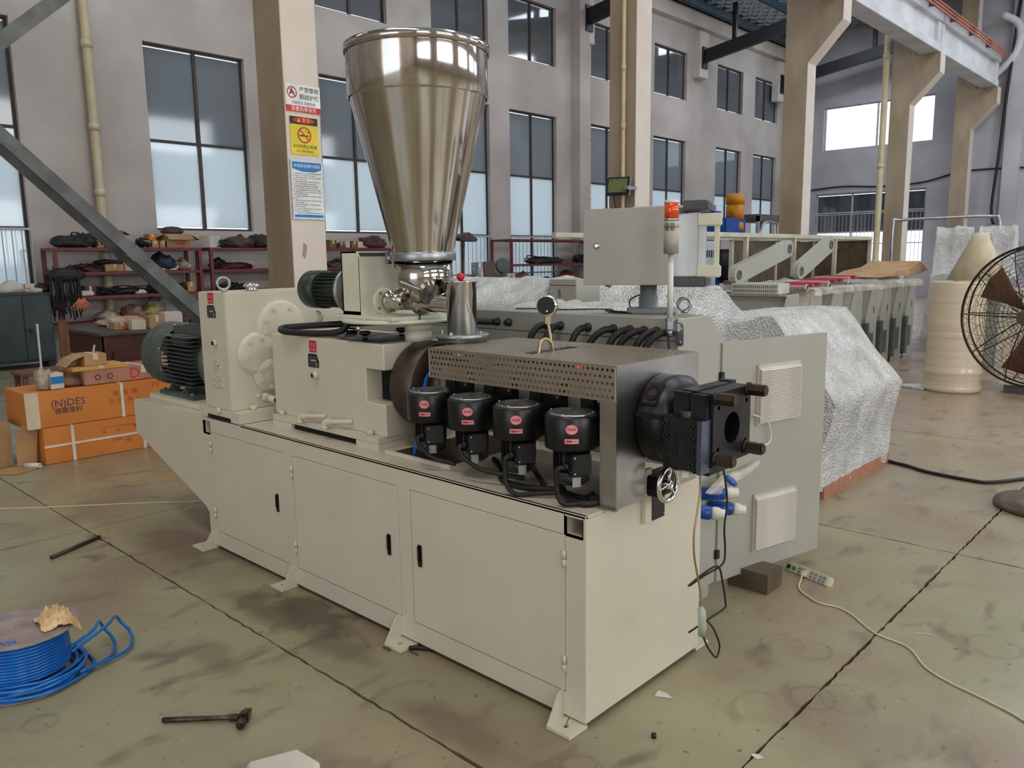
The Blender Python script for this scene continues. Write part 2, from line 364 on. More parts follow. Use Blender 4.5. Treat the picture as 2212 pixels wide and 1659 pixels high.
def text_bm(s, size, M4, th=0.0006, align='CENTER', sx=1.0):
    cu = bpy.data.curves.new('t', 'FONT'); cu.body = s; cu.size = size; cu.align_x = align; cu.align_y = 'CENTER'; cu.extrude = th; cu.resolution_u = 2
    o = bpy.data.objects.new('t', cu); sc.collection.objects.link(o)
    me = bpy.data.meshes.new_from_object(o.evaluated_get(bpy.context.evaluated_depsgraph_get()))
    t = bmesh.new(); t.from_mesh(me); bpy.data.objects.remove(o); bpy.data.curves.remove(cu); bpy.data.meshes.remove(me)
    bmesh.ops.transform(t, matrix=M4 @ Matrix.Diagonal((sx, 1, 1, 1)), verts=t.verts); return t
def plane_m(o, u, v):
    u = Vector(u).normalized(); v = Vector(v).normalized(); n = u.cross(v)
    return Matrix(((u.x, v.x, n.x, o[0]), (u.y, v.y, n.y, o[1]), (u.z, v.z, n.z, o[2]), (0, 0, 0, 1)))
COL = sc.collection
def wloc(o):
    p = Vector((0, 0, 0))
    while o: p += o.location; o = o.parent
    return p
def tag(o, label=None, cat=None, group=None, kind=None):
    if label: o['label'] = label
    if cat: o['category'] = cat
    if group: o['group'] = group
    if kind: o['kind'] = kind
    return o
def thing(name, label, cat, loc=(0, 0, 0), group=None):
    o = bpy.data.objects.new(name, None); COL.objects.link(o); o.location = loc; o.empty_display_size = 0.1
    return tag(o, label, cat, group)
def mk(name, b, m, parent=None, label=None, local=False, cat=None, group=None, kind=None, origin=None, recalc=True):
    """link a bmesh as ONE object; b is in world coordinates unless local"""
    if recalc: bmesh.ops.recalc_face_normals(b, faces=b.faces)
    if not local:
        if parent is not None: off = wloc(parent)
        else:
            if origin is None:
                xs = [v.co for v in b.verts]
                origin = Vector(((min(v.x for v in xs) + max(v.x for v in xs)) / 2, (min(v.y for v in xs) + max(v.y for v in xs)) / 2, min(v.z for v in xs)))
            off = Vector(origin)
        bmesh.ops.translate(b, verts=b.verts, vec=-off)
    me = bpy.data.meshes.new(name); b.to_mesh(me); b.free()
    for x in (m if isinstance(m, (list, tuple)) else [m]): me.materials.append(x)
    o = bpy.data.objects.new(name, me); COL.objects.link(o)
    if parent is not None: o.parent = parent
    elif not local: o.location = off
    return tag(o, label, cat, group, kind)
def copy_tree(o, parent=None):
    c = o.copy(); COL.objects.link(c)
    if parent is not None: c.parent = parent
    for ch in list(o.children): copy_tree(ch, c)
    return c
def share(o, name=None, loc=None, rot=None, parent=None):
    c = bpy.data.objects.new(name or o.name.split('.')[0], o.data); COL.objects.link(c)
    if parent is not None: c.parent = parent
    if loc is not None: c.location = loc
    if rot is not None: c.rotation_euler = rot
    return c
def bx(name, m, x0, x1, y0, y1, z0, z1, parent=None, bev=0.0, **k): return mk(name, box(bm_(), x0, x1, y0, y1, z0, z1, bev), m, parent, **k)
def txt(name, s, size, o, u, v, m, parent, **k):
    return mk(name, text_bm(s, size, plane_m(o, u, v), sx=k.pop('sx', 1.0), align=k.pop('align', 'CENTER')), m, parent, recalc=False, **k)
# ================================================================== THE SETTING
WX = -13.4; EY = 30.8
fl = bx('floor', M['joint'], WX, 9.6, -9.6, EY, -0.06, -0.022, kind='structure')
def wob(p0, p1, n, amp, rr):
    out = []
    for i in range(n):
        t = i / n; q = (p0[0] + (p1[0] - p0[0]) * t, p0[1] + (p1[1] - p0[1]) * t); j = rr.uniform(-amp, amp * .5) if i else 0
        d = (p1[1] - p0[1], -(p1[0] - p0[0])); l = math.hypot(*d); out.append((q[0] + d[0] / l * j, q[1] + d[1] / l * j))
    return out
XJ = [WX, -11.8, -7.7, -3.6, 0.5, 4.6, 9.6]; YJ = [-9.6, -6.45, -3.42, -.39, 2.64, 5.67, 8.7, 11.73, 14.76, 17.8, 22, 26.4, EY]
for i in range(len(XJ) - 1):
    for j in range(len(YJ) - 1):
        g = 0.004; x0, x1, y0, y1 = XJ[i] + g, XJ[i + 1] - g, YJ[j] + g, YJ[j + 1] - g
        near = -4 < (x0 + x1) / 2 < 4 and -5 < (y0 + y1) / 2 < 5; n = 90 if near else 6; am = .0055 if near else .004
        rr = random.Random(i * 31 + j)
        poly = wob((x0, y0), (x1, y0), n, am, rr) + wob((x1, y0), (x1, y1), n, am, rr) + wob((x1, y1), (x0, y1), n, am, rr) + wob((x0, y1), (x0, y0), n, am, rr)
        mk('slab', prism(bm_(), poly, 'z', -0.022, 0), M['floor'], fl)

def yz(y0, y1, z0, z1): return rect(y0, y1, z0, z1)
winY = [(.45, 2.31), (4.41, 6.36), (8.07, 9.95), (11.28, 13.2), (13.96, 15.9), (17.5, 19.4), (20.85, 22.87), (24.95, 26.9), (27.9, 29.9)]
holes = []
for k, (a, c) in enumerate(winY):
    holes.append(rect(a, c, .5 if k in (0, 3, 4) else 2.24, 5.56)); holes.append(rect(a, c, 6.9, 8.45))
b = holed(bm_(), rect(-9.8, EY + .3, 0, 10.3), holes, 'x', WX, WX - .28)
wl = mk('wall_left', b, M['wall'], kind='structure')
def window(n, y0, y1, z0, z1, zs, ys, pm, fm, xo=.14, bars=None, axis='x', plane=None, bw=.045):
    """window with frame, mullions and one pane per opening; in a wall on plane x (axis 'x') or y"""
    root = bpy.data.objects.new('window_%d' % n, None); COL.objects.link(root); root['kind'] = 'structure'
    pl = plane; s = 1 if axis == 'y' else -1; root.location = (pl, (y0 + y1) / 2, z0) if axis == 'x' else ((y0 + y1) / 2, pl, z0)
    def B(u0, u1, v0, v1, d0, d1):
        b = bm_(); d0, d1 = sorted((pl + s * d0, pl + s * d1))
        return box(b, d0, d1, u0, u1, v0, v1) if axis == 'x' else box(b, u0, u1, d0, d1, v0, v1)
    f = bm_()
    for q in (B(y0, y1, z0, z0 + bw, xo - .03, xo + .03), B(y0, y1, z1 - bw, z1, xo - .03, xo + .03), B(y0, y0 + bw, z0 + bw, z1 - bw, xo - .03, xo + .03), B(y1 - bw, y1, z0 + bw, z1 - bw, xo - .03, xo + .03)): merge(f, q)
    fr = mk('window_frame', f, fm, root)
    Z = [z0 + bw] + list(zs) + [z1 - bw]; Y = [y0 + bw] + list(ys) + [y1 - bw]
    for z in zs: mk('transom', B(y0 + bw, y1 - bw, z - .025, z + .025, xo - .035, xo + .03), fm, root)
    for y in ys: mk('mullion', B(y - .03, y + .03, z0 + bw, z1 - bw, xo - .045, xo + .03), fm, root)
    for i in range(len(Z) - 1):
        for j in range(len(Y) - 1):
            q = pm[i] if isinstance(pm, (list, tuple)) else pm
            mk('pane', B(Y[j] + (.03 if j else 0), Y[j + 1] - (.03 if j < len(Y) - 2 else 0), Z[i] + .02, Z[i + 1] - .02, xo - .004, xo + .004), q, root)
    if bars:
        za, zb, m = bars; k = int((y1 - y0) / .14)
        for i in range(k + 1):
            y = y0 + (y1 - y0) * i / k; p = lambda z: (pl - s * .03, y, z) if axis == 'x' else (y, pl - s * .03, z)
            mk('bar', cyl(bm_(), p(za), p(zb), .009, n=6), m, root)
        for z in (za, (za + zb) / 2 - .12, zb): mk('bar_rail', B(y0 - .02, y1 + .02, z - .018, z + .018, -.045, -.015), m, root)
    return root
n = 0
for k, (a, c) in enumerate(winY):
    n += 1; low = k in (0, 3, 4); mid = (a + c) / 2
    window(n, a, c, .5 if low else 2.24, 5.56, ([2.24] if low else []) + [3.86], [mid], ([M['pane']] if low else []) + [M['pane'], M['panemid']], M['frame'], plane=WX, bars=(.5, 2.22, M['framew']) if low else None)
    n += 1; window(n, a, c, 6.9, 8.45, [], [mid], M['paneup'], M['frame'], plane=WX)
# lintel shadows are real: windows sit 14 cm deep.  end wall
holes = [rect(-11.85, -7.75, 5.72, 7.42), rect(-12.05, -7.86, 1.1, 4.05), rect(-3.2, -1.4, .9, 3.4)]
mk('wall_back', holed(bm_(), rect(WX, 9.8, 0, 12.2), holes, 'y', EY, EY + .28), M['endwall'], kind='structure')
n += 1; window(n, -11.85, -7.75, 5.72, 7.42, [], [-9.8], M['paneclear'], M['framew'], axis='y', plane=EY, bw=.06)
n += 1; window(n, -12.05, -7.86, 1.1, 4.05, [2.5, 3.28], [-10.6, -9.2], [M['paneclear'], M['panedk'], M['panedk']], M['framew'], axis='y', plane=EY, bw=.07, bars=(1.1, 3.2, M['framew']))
n += 1; window(n, -3.2, -1.4, .9, 3.4, [2.2], [-2.3], M['pane'], M['frame'], axis='y', plane=EY)
# right hand wall and gate wall (behind the camera): openings that let the daylight in
holes = []
for yy in (-6, 1, 8, 15, 22):
    holes += [rect(yy - 2.3, yy + 2.3, 1.7, 4.3), rect(yy - 2.3, yy + 2.3, 6.85, 8.35)]
mk('wall_right', holed(bm_(), rect(-9.8, EY + .3, 0, 12.2), holes, 'x', 9.6, 9.88), M['wall'], kind='structure')
mk('wall_front', holed(bm_(), rect(WX, 9.6, 0, 12.2), [rect(-2.0, 3.0, .02, 4.7)], 'y', -9.6, -9.88), M['wall'], kind='structure')
# roof: sloping foil lined ceiling, then galvanised purlins and black rafters
def slope(x): return 9.95 + (x - WX) * 0.115
b = bm_(); prism(b, [(WX - .3, slope(WX - .3)), (9.9, slope(9.9)), (9.9, slope(9.9) + .06), (WX - .3, slope(WX - .3) + .06)], 'y', -9.9, EY + .3)
mk('ceiling', b, M['foil'], kind='structure')
tn = 0
for x in (-12.9, -11.4, -9.9, -8.4, -6.9):
    tn += 1; z = slope(x) - .04; b = bm_()
    box(b, x - .01, x + .01, -2, EY, z - .2, z); box(b, x - .06, x + .01, -2, EY, z - .2, z - .185); box(b, x - .01, x + .07, -2, EY, z - .015, z)
    mk('trim_%d' % tn, b, M['purlin'], kind='structure')
tn += 1; mk('trim_%d' % tn, box(bm_(), WX, WX + .22, -9.5, EY, 9.35, 9.8), M['concw'], kind='structure')
# ------------------------------------------------------------------ columns with corbels
def column(y, label):
    t = thing('concrete_column', label, 'column', (-6.57, y + .22, 0), 'corbelled columns of the crane row')
    poly = [(-6.85, 0), (-6.3, 0), (-6.3, 5.87), (-5.56, 6.66), (-5.56, 7.2), (-6.3, 7.2), (-6.3, 10.7), (-6.85, 10.6)]
    b = prism(bm_(), poly, 'y', y, y + .44, .008); bmesh.ops.translate(b, verts=b.verts, vec=(6.57, -(y + .22), 0))
    bmesh.ops.recalc_face_normals(b, faces=b.faces)
    for f in b.faces:
        if f.normal.x > .5 or abs(f.normal.z) > .9 or (f.normal.x > .3): f.material_index = 1  # paler side facing the windows: lit and shaded tones put into colour
    mk('shaft', b, [M['conc'], M['concw']], t, local=True, recalc=False)
    return t
column(2.84, 'concrete column carrying the three safety notices')
cB = column(9.47, 'concrete column with a cream pipe behind the floodlight')
column(16.2, 'large corbelled column between the frosted windows and the bright window')
column(23.3, 'corbelled column standing in front of the bright end window')
column(29.9, 'farthest corbelled column against the stained end wall')
def pipe(name, pts, r, m, label, cat='pipe', joints=(), **k):
    t = thing(name, label, cat, pts[-1]); mk('pipe_run', tube(bm_(), pts, r, 12, 4), m, t)
    for p, d in joints: mk('coupling', cyl(bm_(), Vector(p) - Vector(d) * .06, Vector(p) + Vector(d) * .06, r * 1.18, n=14), m, t)
    return t
up = (0, 0, 1)
pipe('drain_pipe', [(-13.28, 3.42, 9.9), (-13.28, 3.42, 5), (-13.28, 3.42, 0.02)], .075, M['pvc'], 'thick cream drain pipe down the wall beside the brace', joints=[((-13.28, 3.42, z), up) for z in (5.3, 3.95, 2.85, 1.2)])
pipe('drain_pipe', [(-13.28, 17.2, 8.5), (-13.28, 17.2, 4), (-13.28, 17.2, 0.02)], .07, M['pvc'], 'cream drain pipe on the wall pilaster below the rafter end', joints=[((-13.28, 17.2, z), up) for z in (7.4, 5.1, 3.4)])
pipe('conduit_pipe', [(-6.52, 9.42, 10.3), (-6.52, 9.42, 5), (-6.52, 9.42, 1.5)], .035, M['pvc'], 'thin cream conduit up the column face behind the floodlight', joints=[((-6.52, 9.42, z), up) for z in (4.75, 3.8)])
pipe('drain_pipe', [(-7.0, 23.25, 10.3), (-7.0, 23.25, 5), (-7.0, 23.25, 0.02)], .09, M['pvc'], 'cream drain pipe beside the column before the bright end window', joints=[((-7.0, 23.25, z), up) for z in (7.3, 4.2, 1.4)])
pipe('drain_pipe', [(-5.7, 30.3, 9.6), (-5.2, 30.5, 9.2), (-5.25, 30.5, 8.3), (-5.9, 30.5, 7.6), (-6.1, 30.5, 7.3)], .12, M['beamw'], 'white bent down pipe high in the far right corner')
# wall pilasters
tn += 1; mk('trim_%d' % tn, box(bm_(), WX, WX + .3, 16.6, 17.05, 0, 9.3, .005), M['wall'], kind='structure')
tn += 1; mk('trim_%d' % tn, box(bm_(), -5.4, -4.9, EY - .25, EY, 0, 10.6, .005), M['endwall'], kind='structure')
# ------------------------------------------------------------------ crane beam and rail
t = thing('crane_runway_beam', 'white concrete crane runway beam resting on the column corbels', 'beam', (-5.85, 16, 7.2))
for a, c in ((-4.2, 2.95), (3.0, 9.6), (9.65, 16.35), (16.4, 23.45), (23.5, 30.1)):
    b = box(bm_(), -6.1, -5.6, a, c, 7.2, 7.42, .01); box(b, -5.98, -5.72, a, c, 7.42, 8.0); box(b, -6.12, -5.58, a, c, 8.0, 8.22, .01)
    box(b, -6.05, -5.63, a, a + .3, 7.42, 8.0); box(b, -6.05, -5.63, c - .3, c, 7.42, 8.0)
    sg = mk('beam_segment', b, M['beamw'], t)
mk('crane_rail', box(bm_(), -5.9, -5.83, -4, 30.1, 8.22, 8.34), M['steelgrey'], t)
b = bm_()
for q in (0, .09, .18): box(b, -5.46, -5.42, -4, 30.1, 8.12 + q, 8.15 + q)
mk('conductor_bar', b, mat('conductor_red', (206, 120, 96), 0.5), t, label='orange-red conductor bars along the rail')
for y in range(2, 30, 2): bx('bar_bracket', M['steelgrey'], -5.6, -5.42, y, y + .03, 8.1, 8.36, t)
# ------------------------------------------------------------------ rafters of the low bay
def rafter(y, label):
    t = thing('steel_rafter', label, 'rafter', (-10, y, 8.4))
    b = prism(bm_(), [(-13.06, 8.2), (-6.9, 9.1), (-6.9, 9.5), (-13.06, 8.6)], 'y', y - .1, y + .1)
    mk('rafter_web', b, M['rafter'], t)
    bx('end_plate', M['rafter'], -13.12, -13.06, y - .16, y + .16, 8.0, 8.7, t)
    bx('bearing_block', M['concw'], -13.4, -13.12, y - .3, y + .3, 7.7, 9.2, t)
    for x in (-12.0, -9.6): bx('rafter_post', M['rafter'], x - .07, x + .07, y - .06, y + .06, 8.7 + (x + 12) * .14, slope(x) - .2, t)
rafter(17.0, 'black steel rafter end beside the cream drain pipe'); rafter(23.5, 'black steel rafter above the small upper windows'); rafter(9.7, 'black steel rafter nearest the camera overhead'); rafter(29.6, 'farthest short black rafter at the end wall')
# ------------------------------------------------------------------ cross braces of the column row
def brace(name, p0, p1, label):
    t = thing(name, label, 'brace', p1)
    for dx, tw in ((-.15, -1), (.15, 1)):
        d = (Vector(p1) - Vector(p0)); ln = d.length; d.normalize(); a = Vector((1, 0, 0)); c = d.cross(a)
        Mx = Matrix(((a.x, c.x, d.x, p0[0] + dx), (a.y, c.y, d.y, p0[1]), (a.z, c.z, d.z, p0[2]), (0, 0, 0, 1)))
        g = bm_(); box(g, -.006 * 1, .006, -.06, .06, 0, ln); box(g, min(0, -tw * .09), max(0, -tw * .09), -.06, -.048, 0, ln)
        b = bm_(); merge(b, g, Mx); mk('steel_angle', b, M['steelgrey'], t)
    for s in (.3, .62, .9):
        q = Vector(p0) + (Vector(p1) - Vector(p0)) * s; g = bm_(); box(g, -.16, .16, -.07, .07, -.05, .05); b = bm_()
        Mx = Matrix(((a.x, c.x, d.x, q.x), (a.y, c.y, d.y, q.y), (a.z, c.z, d.z, q.z), (0, 0, 0, 1))); merge(b, g, Mx); mk('batten_plate', b, M['steelgrey'], t)
brace('steel_brace', (-6.6, -1.5, 4.35), (-6.6, 2.84, .12), 'grey steel brace sloping down to the foot of the notice column')
brace('steel_brace', (-6.6, -3.3, .3), (-6.6, 1.6, 4.75), 'grey steel brace rising to the upper left corner')
# ------------------------------------------------------------------ notices on the column
SX = -6.296; U = (0, 1, 0); V = (0, 0, 1)
def sheet(name, label, y0, y1, z0, z1, m, th=.004):
    t = thing(name, label, 'sign', (SX, (y0 + y1) / 2, z0)); bx('backing', m, SX, SX + th, y0, y1, z0, z1, t); return t
def T(t, s, size, y, z, m, d=.0046, **k): return txt('lettering', s, size, (SX + d, y, z), U, V, m, t, **k)
def flat(name, b, m, t): return mk(name, b, m, t)
t = sheet('climbing_notice', 'white and red Chinese notice with a crossed out climbing figure', 2.85, 3.285, 3.235, 3.53, M['inkwhite'])
T(t, '严禁攀爬', .062, 3.145, 3.475, M['ink']); T(t, '翻越护栏', .062, 3.145, 3.40, M['ink'])
T(t, '注意安全 关爱生命', .036, 3.07, 3.335, M['inkblue'])
bx('red_band', M['inkred'], SX + .004, SX + .0045, 2.85, 3.285, 3.238, 3.305, t); T(t, '违者后果自负', .054, 3.07, 3.272, M['inkwhite'])
flat('ban_ring', holed(bm_(), circ(2.93, 3.44, .062, 28), [circ(2.93, 3.44, .05, 28)], 'x', SX + .004, SX + .0052), M['inkred'], t)
b = bm_(); box(b, -.0006, .0006, -.055, .055, -.005, .005); bmesh.ops.transform(b, matrix=Matrix.Translation((SX + .0049, 2.93, 3.44)) @ Matrix.Rotation(-PI / 4, 4, 'X'), verts=b.verts); flat('ban_bar', b, M['inkred'], t)
b = prism(bm_(), [(2.895, 3.41), (2.915, 3.42), (2.93, 3.445), (2.955, 3.42), (2.965, 3.425), (2.935, 3.465), (2.92, 3.47), (2.905, 3.44)], 'x', SX + .004, SX + .0046); prism(b, circ(2.93, 3.478, .009, 10), 'x', SX + .004, SX + .0046); flat('climber_figure', b, M['ink'], t)
t = sheet('no_smoking_sign', 'yellow no smoking sign with black top below the climbing notice', 2.885, 3.235, 2.79, 3.19, M['inkyel'])
bx('black_header', M['ink'], SX + .004, SX + .0045, 2.885, 3.235, 3.11, 3.19, t)
flat('red_oval', prism(bm_(), [(3.06 + .14 * math.cos(a * PI / 12), 3.155 + .032 * math.sin(a * PI / 12)) for a in range(24)], 'x', SX + .004, SX + .005), M['inkred'], t)
T(t, '警 告', .045, 3.09, 3.155, M['inkyel'], .0056); flat('warning_triangle', prism(bm_(), [(2.975, 3.135), (3.015, 3.135), (2.995, 3.175)], 'x', SX + .0048, SX + .0056), M['inkyel'], t)
flat('ban_ring', holed(bm_(), circ(3.06, 3.0, .088, 32), [circ(3.06, 3.0, .07, 32)], 'x', SX + .004, SX + .0056), M['inkor'], t)
flat('cigarette', box(bm_(), SX + .004, SX + .0046, 3.0, 3.1, 2.985, 3.0), M['ink'], t); flat('cigarette_tip', box(bm_(), SX + .004, SX + .0046, 3.104, 3.115, 2.985, 3.0), M['ink'], t)
flat('smoke_curl', tube(bm_(), [(SX + .0045, 3.11, 3.01), (SX + .0045, 3.1, 3.025), (SX + .0045, 3.12, 3.035), (SX + .0045, 3.07, 3.04), (SX + .0045, 3.08, 3.055)], .0022, 5), M['ink'], t)
b = bm_(); box(b, -.0006, .0006, -.08, .08, -.009, .009); bmesh.ops.transform(b, matrix=Matrix.Translation((SX + .0053, 3.06, 3.0)) @ Matrix.Rotation(-PI / 4, 4, 'X'), verts=b.verts); flat('ban_bar', b, M['inkor'], t)
T(t, '车间内禁止吸烟', .044, 3.06, 2.875, M['ink']); T(t, 'NO SMOKING', .034, 3.06, 2.825, M['ink'])
t = sheet('rules_board', 'white and blue framed electrical rules board on the column', 2.86, 3.27, 2.09, 2.73, M['galv'], .01)
bx('rules_sheet', M['inkwhite'], SX + .01, SX + .011, 2.875, 3.255, 2.105, 2.715, t)
flat('blue_header', prism(bm_(), [(2.88, 2.71), (3.25, 2.71), (3.25, 2.635), (3.16, 2.605), (3.0, 2.605), (2.88, 2.635)], 'x', SX + .011, SX + .0115), M['inkcyan'], t)
bx('blue_footer', M['inkcyan'], SX + .011, SX + .0115, 2.88, 3.25, 2.11, 2.14, t)
T(t, '用电安全操作规程', .042, 3.065, 2.665, M['inkwhite'], .0118)
rows = ['1、电气操作人员应思想集中，电器线路在未经测电笔确定无电前，', '应一律视为“有电”，不可用手触摸，不可绝对相信。', '2、工作前应详细检查自己所用工具是否安全可靠，穿戴好必需的', '防护用品，以防工作时发生意外。', '3、维修线路要采取必要的措施，在开关手把上或线路上悬挂', '“有人工作、禁止合闸”的警告牌，防止他人中途送电。', '4、使用测电笔时要注意测试电压范围，禁止超出范围使用，', '电工人员一般使用的电笔，只许在五百伏以下电压使用。', '5、工作中所有拆除的电线要处理好，带电线头包好，以防触电。', '6、所用导线及保险丝，其容量大小必须合乎规定标准，选择开关', '时必须大于所控制设备的总容量。', '7、工作完毕后，必须拆除临时地线，并检查是否有工具等物漏忘', '在电杆上。', '8、检查完工后，送电前必须认真检查，看是否合乎要求并和有关', '人员联系好，方能送电。', '9、发生火警时，应立即切断电源，用四氯化碳粉质灭火器或', '黄沙扑救，严禁用水扑救。', '10、工作结束后，必须全部工作人员撤离工作地段，拆除警告牌，', '所有材料、工具、仪表等随之撤离。', '11、操作地段清理后，操作人员要亲自检查，如要送电试验一定要']
for i, s in enumerate(rows): T(t, s, .0125, 2.885, 2.585 - i * .0225, M['inkgrey'] if i < 19 else M['inkcyan'], .0116, align='LEFT')
t = thing('paint_chip', 'flaking patch on the column below the rules board', 'chip', (SX, 3.0, 1.75))
flat('chip_patch', prism(bm_(), [(2.98, 1.83), (3.02, 1.8), (3.01, 1.72), (2.99, 1.66), (2.96, 1.7), (2.975, 1.76)], 'x', SX, SX + .004), M['conc'], t)
# floodlight on the second column
t = thing('floodlight', 'black square floodlight fixed on the piped column', 'floodlight', (-6.5, 9.35, 2.8))
R4 = Matrix.Translation((-6.5, 9.25, 2.81)) @ Matrix.Rotation(.35, 4, 'Z') @ Matrix.Rotation(-.35, 4, 'X')
g = box(bm_(), -.2, .2, -.02, .035, -.16, .16, .01); b = bm_(); merge(b, g, R4); mk('lamp_housing', b, M['black'], t)
g = box(bm_(), -.16, .16, -.026, -.02, -.12, .12); b = bm_(); merge(b, g, R4); mk('lamp_glass', b, mat('lamp_glass', (120, 132, 86), .15, 0, (90, 104, 70), 20), t)
g = box(bm_(), .2, .215, -.02, .05, -.17, .17); b = bm_(); merge(b, g, R4); mk('heat_sink', b, M['galv'], t)
mk('lamp_bracket', box(bm_(), -6.34, -6.27, 9.2, 9.47, 2.74, 2.8), M['galv'], t)
mk('lamp_cord', tube(bm_(), [(-6.62, 9.28, 2.7), (-6.66, 9.4, 2.5), (-6.6, 9.44, 2.2), (-6.62, 9.44, 1.6)], .008, 6), M['rubber'], t)
# ================================================================== THE EXTRUDER
EX = thing('twin_screw_extruder', 'cream twin-screw extruder with steel hopper, perforated barrel cover and row of black fans', 'machine', (-1.8, .38, 0))
CR = M['cream']; CY = .377; CZ = 1.055
# base frame: side profile with sloped overhang at the motor end
b = bm_()
prof = [(-2.735, .022), (0, .022), (0, .77), (-2.31, .77), (-2.31, .765), (-3.685, .757), (-3.69, .545), (-2.775, .235), (-2.735, .2)]
DO = [(-.911, -.091), (-1.806, -.997), (-2.641, -1.893)]
def frame_side(y0, y1, wins):
    q = holed(bm_(), prof, wins, 'y', y0, y1); return q
wins = [rect(a - .003, c + .003, .109, .688) for a, c in DO] + [rect(-.09, -.014, .69, .755), rect(-2.73, -2.655, .675, .752)]
merge(b, frame_side(0, .012, wins)); merge(b, frame_side(.743, .755, []))
box(b, -.012, 0, .012, .743, .022, .758); box(b, -2.735, -2.723, .012, .743, .022, .235)
box(b, -2.31, 0, 0.0, .755, .758, .77, .003); box(b, -3.685, -2.31, .003, .752, .745, .757)
prism(b, [(-3.69, .545), (-2.775, .235), (-2.735, .235), (-2.735, .25), (-3.68, .56), (-3.68, .75), (-3.69, .75)], 'y', .005, .75)
mk('base_frame', b, CR, EX)
bx('inner_panel', M['cream'], -2.72, -.02, .02, .03, .03, .67, EX)
for a, c in ((-.09, -.014), (-2.73, -2.655)):
    z = .69 if a > -1 else .675; b = bm_(); box(b, a - .004, a, .0, .45, z - .004, z + .07); box(b, c, c + .004, .0, .45, z - .004, z + .07); box(b, a, c, .0, .45, z - .006, z)
    mk('tube_socket', b, CR, EX, label='open square lifting tube')
for i, (a, c) in enumerate(DO):
    d = mk('door', prism(bm_(), rrect(a, c, .112, .685, .004, 2), 'y', -.001, .012, .0015), CR, EX)
    hx = (-.86, -1.063, -1.967)[i]; s = 1 if i == 0 else -1
    hb = prism(bm_(), rrect(hx - .012, hx + .012, .368, .463, .006, 3), 'y', -.006, -.001, .001); box(hb, hx - .009, hx + .009, -.012, -.006, .39, .458, .003)
    mk('door_handle', hb, M['black'], d, label='flush black latch handle')
    for z in (.6, .215):
        x = c + .003 if i == 0 else a - .003
        hb = cyl(bm_(), (x, -.008, z - .028), (x, -.008, z + .002), .006, n=10); cyl(hb, (x, -.008, z + .004), (x, -.008, z + .034), .007, n=10); box(hb, x - (.0 if i == 0 else .016), x + (.016 if i == 0 else 0), -.004, .0, z - .026, z + .0)
        mk('hinge', hb, CR, d)
for x0, x1 in ((-.105, 0), (-1.012, -.905), (-1.935, -1.835), (-2.795, -2.67)):
    for s in (0, 1):
        Y = (lambda v: v) if s == 0 else (lambda v: .755 - v)
        y0, y1 = sorted((Y(-.088), Y(.01))); gx = x0 if x0 > -1.5 else x1 - .006
        b = holed(bm_(), rect(x0, x1, y0, y1), [circ((x0 + x1) / 2, Y(-.045), .011, 14)], 'z', 0.002, .014)
        prism(b, [(Y(-.085), .014), (Y(0.001), .014), (Y(0.001), .115), (Y(-.018), .112), (Y(-.03), .1)], 'x', gx, gx + .006)
        mk('mounting_foot', b, CR, EX)
mk('foot_wire', tube(bm_(), [(-.052, -.045, .003), (-.05, -.045, .02), (-.045, -.035, .045)], .0016, 5), M['ink'], EX, label='bit of black wire standing in the foot hole')
# ---- motor mount plate and main motor
bx('motor_bed', CR, -3.66, -2.95, .09, .68, .757, .79, EX, bev=.004)
MZ = 1.01; mo = mk('main_motor', lathe(bm_(), (-3.62, CY, MZ), (1, 0, 0), [(0, .16), (0, .17), (.44, .17), (.5, .19), (.54, .2), (.6, .19), (.62, .12)], 40), M['motor'], EX, label='big grey-green finned electric motor')
b = lathe(bm_(), (-3.98, CY, MZ), (1, 0, 0), [(0, .1), (.004, .17), (.03, .205), (.06, .217), (.36, .217), (.36, .21), (.062, .21)], 48, caps=False)
mk('fan_cowl', b, M['motor'], mo)
for a in (.5, 2.0, 3.1, 4.2, 5.4):
    for x in (-3.66, -3.8): pass
for k, (a, x) in enumerate(((1.25, -3.70), (.3, -3.63), (-.35, -3.64), (-.95, -3.85), (-1.2, -3.66), (2.1, -3.7))):
    p = Vector((x, CY - math.cos(a) * .217, MZ + math.sin(a) * .217)); d = Vector((0, -math.cos(a), math.sin(a)))
    mk('cowl_screw', lathe(bm_(), p, d, [(0, .007), (.004, .007), (.007, .003)], 10), M['chrome'], mo)
for k in range(13):   # horizontal side fins, both sides
    z = MZ - .15 + k * .0255; r = math.sqrt(max(.0, .17 ** 2 - (z - MZ) ** 2)) if abs(z - MZ) < .17 else .05
    b = bm_()
    for s in (-1, 1):
        y0, y1 = sorted((CY + s * (r - .01), CY + s * .216)); prism(b, [(-3.62, y0), (-3.19, y0), (-3.19, y1), (-3.22, y1 + (0 if s > 0 else 0)), (-3.62, y1)], 'z', z - .0022, z + .0022)
    mk('cooling_fin', b, M['motor'], mo)
for k in range(9):    # upright fins on the top
    y = CY - .12 + k * .03; z0 = MZ + math.sqrt(.17 ** 2 - (y - CY) ** 2) - .01
    mk('cooling_fin', prism(bm_(), [(-3.6, z0), (-3.12, z0), (-3.12, z0 + .02), (-3.2, MZ + .213), (-3.6, MZ + .213)], 'y', y - .0025, y + .0025), M['motor'], mo)
mk('terminal_plate', box(bm_(), -3.5, -3.28, CY - .19, CY - .14, MZ + .1, MZ + .165, .006), M['motor'], mo)
mk('flange_ring', lathe(bm_(), (-3.08, CY, MZ), (1, 0, 0), [(0, .19), (.02, .225), (.045, .225), (.06, .2)], 48), M['motor'], mo)
